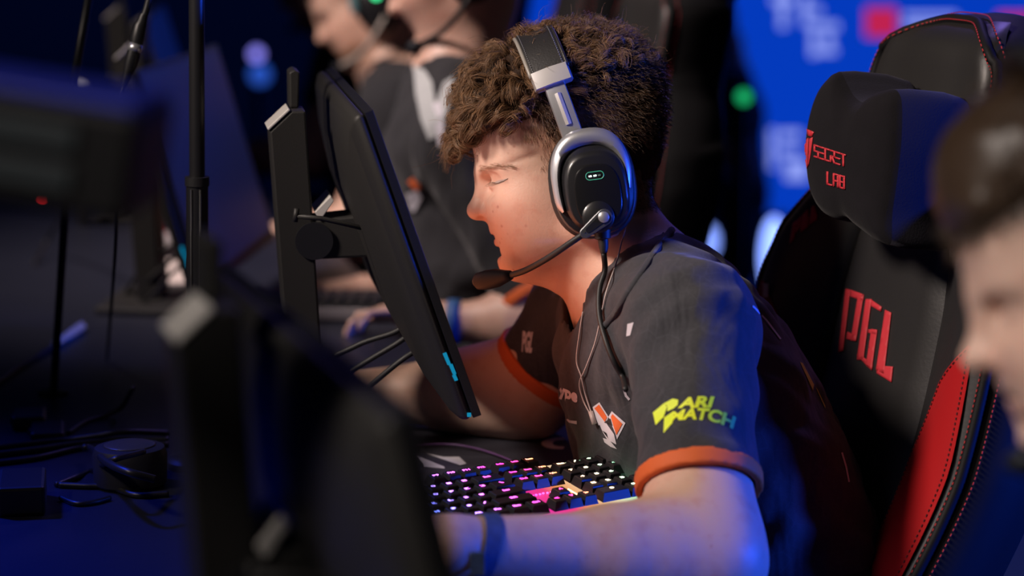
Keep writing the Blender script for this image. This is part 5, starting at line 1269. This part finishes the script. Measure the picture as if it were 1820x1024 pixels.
# thin pole stand and hanging leads
PD = 2.75; b0 = pw(352, 828, PD); b0[2] = DESK_Z
up_ = lambda py: np.array([pw(352 + (828 - py) * 0.022, py, PD)[0], b0[1] + 0.0, pw(352, py, PD)[2]])
t = thing('pole_stand', 'thin black telescopic pole standing on the desk between the monitors', 'stand', b0)
zz = lambda py: CAM[2] + (b0[1]) * (-(math.tan(PITCH + math.atan((py - 512) / FPX))))
xx = lambda py: b0[0] + (828 - py) * 0.000012
obj('base', MB().lathe(b0, [(0.036, 0), (0.036, 0.008), (0.032, 0.012), (0.014, 0.015)], n=36), CBL, t, smooth=True, auto=40)
obj('lower_tube', MB().tube([(xx(820), b0[1], DESK_Z + 0.012), (xx(318), b0[1], zz(318))], 0.0125, 16), CBL, t, smooth=True, auto=40)
obj('collar', MB().tube([(xx(330), b0[1], zz(330)), (xx(314), b0[1], zz(314))], 0.0138, 16), mat('rubber_black'), t, smooth=True, auto=40)
obj('upper_tube', MB().tube([(xx(330), b0[1], zz(330)), (xx(-120), b0[1], zz(-120))], 0.0088, 16), CBL, t, smooth=True, auto=40)
for k in (-1, 1): obj('ridge', MB().tube([(xx(810) + k * 0.005, b0[1] - 0.0118, DESK_Z + 0.02), (xx(335) + k * 0.005, b0[1] - 0.0118, zz(335))], 0.0014, 6), mat('rubber_black'), t, smooth=True)
t = thing('audio_cable', 'thin hanging audio cable with a silver ringed inline connector', 'cable', pw(210, 195, 2.72))
obj('cable', MB().tube(smooth_path([pw(275, -40, 2.72), pw(262, 10, 2.72), pw(255, 32, 2.72)], 14), 0.0042, 8), CBL, t, smooth=True)
obj('connector', MB().tube([pw(256, 26, 2.72), pw(252, 40, 2.72), pw(249, 46, 2.72), pw(244, 68, 2.72), pw(242, 78, 2.72)], [0.0048, 0.0065, 0.0078, 0.0082, 0.0075], 12), CBL, t, smooth=True, auto=40)
obj('silver_ring', MB().tube([pw(242, 78, 2.72), pw(239.5, 86, 2.72), pw(238, 92, 2.72)], [0.0078, 0.0084, 0.0076], 14), mat('headset_silver'), t, smooth=True)
obj('connector', MB().tube([pw(238, 92, 2.72), pw(232, 115, 2.72), pw(227, 130, 2.72), pw(219, 155, 2.72)], [0.0080, 0.0078, 0.0055, 0.0032], 12), CBL, t, smooth=True, auto=40)
obj('cable', MB().tube(smooth_path([pw(220, 152, 2.72), pw(210, 190, 2.72), pw(203, 260, 2.74), pw(206, 420, 2.8), pz(190, 640, DESK_Z + .004)], 30), 0.0022, 8), CBL, t, smooth=True)
t = thing('thin_rod', 'slim dark rod slanting up behind the blurred camera', 'rod', pz(95, 700, DESK_Z))
obj('rod', MB().tube([pz(95, 700, DESK_Z + .004), pw(130, 150, 2.9), pw(162, -30, 2.88)], 0.0052, 10), CBL, t, smooth=True); obj('foot', MB().lathe(pz(95, 700, DESK_Z), [(0.02, 0), (0.02, 0.004), (0.006, 0.008)], n=20), CBL, t, smooth=True, auto=40)

rp = lambda py: pw(107 + (500 - py) * 0.065, py, 2.9)
obj('bracket', MB().tube([rp(352), pw(80, 352, 2.9)], 0.003, 8), CBL, t); obj('indicator', MB().lathe(pw(75, 352, 2.9), [(0.0065, -0.003), (0.0065, 0.003), (0.004, 0.005)], -FW, 14), led_mat('led_red', (1.0, 0.02, 0.03), 0.7), t)['label'] = 'small red indicator light'
# blurred camera close to the lens, on its own post
cz_ = pw(60, 245, 1.36)
t = thing('video_camera', 'blurred dark compact video camera on a post, blue light along its top', 'camera', (cz_[0] - 0.05, cz_[1], DESK_Z))
Rc = np.array(Matrix.Rotation(math.radians(-4), 3, 'Z') @ Matrix.Rotation(math.radians(9), 3, 'Y'))
VCM = mat('camera_body', (0.006, 0.006, 0.007), 0.6, spec=0.2); VCP = mat('camera_panel', (0.013, 0.020, 0.024), 0.6)
bc = pw(60, 250, 1.36)
obj('body', MB().box(bc, (0.135, 0.10, 0.060), Rc), VCM, t, bevel=0.005)
obj('top_plate', MB().box(bc + Rc @ [0, 0, 0.032], (0.128, 0.092, 0.006), Rc), mat('camera_top', (0.004, 0.010, 0.20), 0.5), t, bevel=0.002)  # blue light from above painted into the plate's colour
for k in range(2): obj('side_panel', MB().box(bc + Rc @ [-0.012, -0.051, 0.012 - 0.022 * k], (0.095, 0.003, 0.014), Rc), VCP, t, bevel=0.001)
obj('lens', MB().lathe(bc + Rc @ [-0.066, 0, 0], [(0.027, 0), (0.029, 0.02), (0.029, 0.05), (0.025, 0.055)], Rc @ [-1, 0, 0], 28), VCM, t, smooth=True, auto=40)
pcx = (bc + Rc @ [-0.045, 0, -0.03])
obj('post', MB().tube([(pcx[0], pcx[1], DESK_Z + 0.008), pcx + [0, 0, 0.004]], 0.014, 14), VCM, t, smooth=True)
obj('post_base', MB().lathe((pcx[0], pcx[1], DESK_Z), [(0.05, 0), (0.05, 0.008), (0.016, 0.012)], n=28), VCM, t, smooth=True, auto=40)

# small things farther along the desk
def lump(name, label, cat, px, py, rx, ry, rz, m, parts=None, z=DESK_Z):
    c = pz(px, py, z); t = thing(name, label, cat, c); obj('shell', MB().loft([[c + [rx * k * math.cos(a), ry * k * math.sin(a), rz * h] for a in np.linspace(0, 6.283, 20, endpoint=False)] for k, h in ((0.9, 0), (1, 0.25), (0.92, 0.62), (0.6, 0.92), (0.2, 1.0))]), m, t, smooth=True)
    return t, c
t, c = lump('mouse', 'pale computer mouse on the desk beyond the pole', 'mouse', 282, 452, 0.035, 0.06, 0.038, mat('mouse_white', (0.62, 0.56, 0.56), 0.4)); obj('wheel', MB().lathe(c + [0, -0.035, 0.036], [(0.006, -0.004), (0.006, 0.004)], (1, 0, 0), 14), RUB, t)
c = pz(288, 500, DESK_Z); tag(obj('paper_note', MB().add([c + [-.035, -.03, 0.001], c + [.04, -.02, 0.001], c + [.035, .05, 0.03], c + [-.03, .05, 0.03]], [(0, 1, 2, 3)]).prism([c + [-.035, -.03, 0.0], c + [.04, -.02, 0.0], c + [.035, .05, 0.028], c + [-.03, .05, 0.028]], (0, 0, 0.001)), mat('paper', (0.66, 0.56, 0.54), 0.8)), 'folded sheet of pale paper on the desk beside the pole', 'paper')
c = pz(322, 415, DESK_Z); t = thing('drink_can', 'slim red drink can on the desk behind the pole', 'can', c)
obj('body', MB().lathe(c, [(0.024, 0), (0.027, 0.006), (0.027, 0.135), (0.021, 0.148)], n=24), mat('can_red', (0.55, 0.02, 0.02), 0.35, metal=0.3), t, smooth=True, auto=40); obj('lid', MB().lathe(c + [0, 0, 0.148], [(0.021, 0), (0.021, 0.003), (0.018, 0.003)], n=24), MSL, t)
t, c = lump('mouse', 'dark computer mouse under the far hand of the leaning player', 'mouse', 548, 722, 0.055, 0.03, 0.032, mat('mouse_black', (0.015, 0.015, 0.018), 0.4)); obj('wheel', MB().lathe(c + [-0.03, 0, 0.029], [(0.006, -0.004), (0.006, 0.004)], (0, 1, 0), 14), RUB, t)
# second player's keyboard and wrist strap
c = pz(628, 572, DESK_Z); t = thing('keyboard', 'blurred dark keyboard with pale front edge under the stretched hand', 'keyboard', c, math.radians(-6))
obj('case', MB().box((0, 0.06, 0.012), (0.36, 0.13, 0.020)), KBM, t, local=True, bevel=0.003); obj('front_edge', MB().box((0, -0.008, 0.013), (0.36, 0.006, 0.016)), mat('kb_silver', (0.55, 0.52, 0.56), 0.35, metal=0.5), t, local=True, bevel=0.001)
kk = MB()
for i in range(5):
    for j in range(18):
        put('keycap', capmesh(1), ((j - 8.5) * 0.0193, 0.018 + i * 0.0195, 0.022), t)
e2, w2 = P2['spec']['elbow'][0], P2['spec']['wrist'][0]; cW = e2 + (w2 - e2) * 0.93; ax2 = nrm(w2 - e2)
tag(obj('wristband', MB().lathe(W(cW - ax2 * 0.01), [(0.030, 0), (0.0335, 0.001), (0.0335, 0.019), (0.030, 0.020)], W(ax2) - W(np.zeros(3)), 24), mat('strap_navy', (0.03, 0.10, 0.28), 0.6), smooth=True), 'navy wristband on the stretched forearm of the black jersey player', 'wristband')

# ------------------------------------------------------------------ neighbours' headsets, prints
def far_headset(P, label, boom_m, cup_m, ring_m=None, green=False):
    hpn = P['hpn']; R = P['R']; t = thing('headset', label, 'headset', W(hpn(1053, 327))); w = lambda px, py, lat: W(hpn(px, py, lat))
    for s in (-1, 1):
        ring = lambda k, lat: np.array([w(1053 + 76 * k * math.cos(a), 327 + 96 * k * math.sin(a), s * lat) for a in np.linspace(0, 6.283, 24, endpoint=False)])
        obj('ear_cushion', MB().loft([ring(0.9, 0.072), ring(1.0, 0.078), ring(1.0, 0.09), ring(0.94, 0.094)]), LEA, t, smooth=True)
        obj('ear_cup', MB().loft([ring(0.92, 0.093), ring(0.92, 0.105), ring(0.7, 0.116)]), cup_m, t, smooth=True, auto=50)
        if ring_m: obj('yoke', MB().tube([w(1053 + 72 * math.cos(a), 327 - 92 * math.sin(a), s * 0.112) for a in np.linspace(0.1, 3.4, 16)], 0.008, 8), ring_m, t, smooth=True)
    up_ = lambda a: hpn(1018 - 71 * abs(math.cos(a)) ** 0.8, 262 - 196 * abs(math.cos(a)) ** 0.8, -0.102 * math.sin(a)) + (R @ HUP) * 0.010 * math.cos(a)
    c = [W(up_(a)) for a in np.linspace(-1.5, 1.5, 30)]; mb = MB(); dr = (R @ BW); dw = dr[0] * RT + dr[1] * FW + dr[2] * UP
    mb.loft([[q + dw * a_ + (np.array(nrm(q - W(hpn(1020, 250)))) * b_) for a_, b_ in ((-.02, 0), (-.018, .008), (.018, .008), (.02, 0))] for q in c]); obj('headband', mb, LEA, t, smooth=True)
    bp = smooth_path([w(1065, 386, -0.116), w(1010, 435, -0.105), w(950, 470, -0.075), w(890, 480, -0.045)], 20)
    obj('mic_boom', MB().tube(bp, 0.0045, 8), boom_m, t, smooth=True); obj('microphone', MB().tube([bp[-1], bp[-1] + 0.5 * (W(hpn(858, 486, -0.03)) - bp[-1]), W(hpn(858, 486, -0.03))], [0.006, 0.011, 0.006], 12), mat('mic_grey'), t, smooth=True)
    if green: obj('battery_light', MB().lathe(w(1057, 312, -0.117), [(0.007, 0), (0.007, 0.002)], -FW, 12), led_mat('led_green', (0.05, 1.0, 0.35), 3.0), t)
    return t
far_headset(FG, 'blurred dark headset with boom microphone on the plain grey jersey player', RUB, BLK)
far_headset(P2, 'all black headset on the black jersey player', RUB, BLK)
far_headset(P3, 'headset with pale boom arm and green light on the bearded player', mat('boom_pale', (0.45, 0.40, 0.36), 0.4), BLK, mat('yoke_cyan', (0.25, 0.5, 0.58), 0.3, metal=0.6), True)
far_headset(P4, 'small dark headset on the farthest seated player', RUB, BLK)

# collar and print of the second player
p2b = [P2['jbvh'], P2['bvh']]
def coll(px, py): return on(px, py, 0.004, p2b, 3.6)
decal('collar', [[(738, 118), (758, 128), (770, 150), (776, 190), (782, 240), (765, 250), (752, 215), (742, 170)], [(776, 190), (790, 150), (806, 140), (806, 170), (792, 215), (782, 240)]], p2b, mat('collar_grey', (0.42, 0.44, 0.45), 0.8), P2['root'], 0.004)['label'] = 'pale grey collar panel'
decal('chest_print', [[(728, 322), (742, 312), (752, 330), (742, 338)]], p2b, mat('cuff_orange'), P2['root'], 0.004)
decal('chest_print', [[(724, 345), (744, 336), (752, 350), (740, 376), (728, 368)]], p2b, W_INK, P2['root'], 0.004)
decal('shoulder_print', [[(772, 188), (786, 184), (790, 206), (780, 214)], [(776, 222), (790, 216), (794, 252), (782, 262)]], p2b, W_INK, P2['root'], 0.005)

# ------------------------------------------------------------------ backdrop
LY = 8.6
def wp(px, py, y=LY):
    d = FW + (px - 910.0) / FPX * RT - (py - 512.0) / FPX * UP; return CAM + d * (y / d[1])
LW = thing('screen_wall', 'tall glowing blue screen wall behind the players with blurred white and red logos', 'screen', (2.0, LY, 0))
obj('screen', MB().box((2.05, LY, 1.6), (4.7, 0.06, 3.2)), led_mat('led_wall_blue', (0.001, 0.042, 0.50), 1.0), LW)
obj('frame', MB().box((2.05, LY + 0.06, 1.6), (4.8, 0.06, 3.3)), CPL, LW)
def logo(polys, m):
    mb = MB()
    for p in polys: mb.prism([wp(x, y, LY - 0.034) for x, y in p], (0, -0.004, 0))
    obj('logo', mb, m, LW)
WL = led_mat('led_wall_white', (0.30, 0.38, 1.0), 0.9); RL = led_mat('led_wall_red', (0.65, 0.02, 0.10), 0.8); ML = led_mat('led_wall_magenta', (0.42, 0.015, 0.22), 0.6)
def bx(x0, y0, x1, y1): return [(x0, y0), (x1, y0), (x1, y1), (x0, y1)]
logo([bx(1385, -20, 1398, 50), bx(1372, -6, 1412, 8), bx(1425, -10, 1436, 46), bx(1425, 12, 1460, 24), bx(1440, 40, 1490, 54), bx(1440, 54, 1452, 100), bx(1468, 60, 1480, 96), bx(1440, 84, 1486, 96)], WL)
logo([bx(1538, 14, 1594, 66)], RL); logo([bx(1606, 24, 1700, 34), bx(1606, 40, 1690, 50)], WL)
logo([bx(1772, 24, 1860, 52)], RL); logo([bx(1770, 66, 1830, 160)], ML)
logo([bx(1368, 230, 1378, 300), bx(1384, 232, 1424, 246), bx(1384, 262, 1420, 276), bx(1396, 286, 1436, 320)], WL)
logo([bx(846, -30, 866, 40)], ML)
# bright white-blue areas of the screen wall, built as added standing glow panels
for (x, y0, y1, wd, st, lb) in ((1376, 385, 520, 46, 2.6, 'bright white-blue floor light beside the gaming chair in front of the screen wall'), (1262, 400, 455, 30, 1.6, 'smaller blue floor light between the banner and the bright light')):
    dl = 7.6; a = wp(x, y0, dl); b = wp(x, y1, dl); t = thing('floor_light', lb, 'light', (a[0], dl, 0)); wm = wd / FPX * dl
    obj('stand', MB().box((a[0], dl + 0.03, b[2] / 2), (0.05, 0.05, b[2])), CPL, t, bevel=0.004); obj('housing', MB().box(((a[0]), dl + 0.02, (a[2] + b[2]) / 2), (wm * 1.15, 0.05, (a[2] - b[2]) * 1.06)), CPL, t, bevel=0.006)
    obj('lens', MB().prism([(a[0] + wm * 0.5 * math.cos(q_), dl - 0.006, (a[2] + b[2]) / 2 + (a[2] - b[2]) * 0.5 * math.sin(q_)) for q_ in np.linspace(0, 6.283, 28, endpoint=False)], (0, -0.01, 0)), led_mat('lamp_blue_%d' % int(st * 10), (0.22, 0.34, 1.0), st), t, bevel=0.003)
# black banner stand and its tan pole
bd = 5.6; a = wp(1172, -120, bd); b = wp(1252, 470, bd)
t = thing('banner_stand', 'tall black banner panel with tan edge pole behind the curly hair', 'banner', ((a[0] + b[0]) / 2, bd, 0))
obj('panel', MB().box(((a[0] + b[0]) / 2, bd, 1.0), (b[0] - a[0], 0.02, 1.96)), mat('banner_black', (0.008, 0.009, 0.014), 0.7), t)
pxl = wp(1158, 50, bd)[0]; obj('pole', MB().tube([(pxl, bd, 0.02), (pxl, bd, 2.0)], 0.010, 12), mat('pole_tan', (0.45, 0.28, 0.18), 0.5), t, smooth=True)
obj('foot', MB().box(((a[0] + b[0]) / 2, bd, 0.012), (b[0] - a[0] + 0.1, 0.28, 0.024)), CPL, t, bevel=0.004)
# small lights of far equipment
def pin(px, py, y, r, col, st, label):
    c = wp(px, py, y); t = thing('status_lamp', label, 'light', (c[0], y, 0), 0, 'far equipment lights'); obj('pole', MB().tube([(c[0], y, 0.0), (c[0], y, c[2] - r)], 0.012, 8), CPL, t)
    obj('cap', MB().lathe(c + [0, 0.02, 0], [(r * 1.2, 0), (r * 1.2, 0.018)], (0, -1, 0), 16), CPL, t); obj('bulb', MB().lathe(c, [(r, 0), (r, 0.006), (r * 0.6, 0.010)], (0, -1, 0), 16), led_mat('lamp_%s' % label.split()[0], col, st), t)
pin(456, 96, 8.4, 0.022, (0.28, 0.25, 1.0), 1.4, 'violet round lamp on a far pole left of the bearded player')
pin(462, 132, 8.0, 0.035, (0.03, 0.12, 0.7), 0.7, 'blue lamp low on a far pole left of the bearded player')
pin(1322, 172, 6.6, 0.018, (0.02, 0.8, 0.25), 0.7, 'green lamp on a pole beside the standing person')
pin(142, 156, 4.6, 0.011, (0.8, 0.7, 0.75), 0.5, 'pale round lamp on a pole behind the blurred camera')
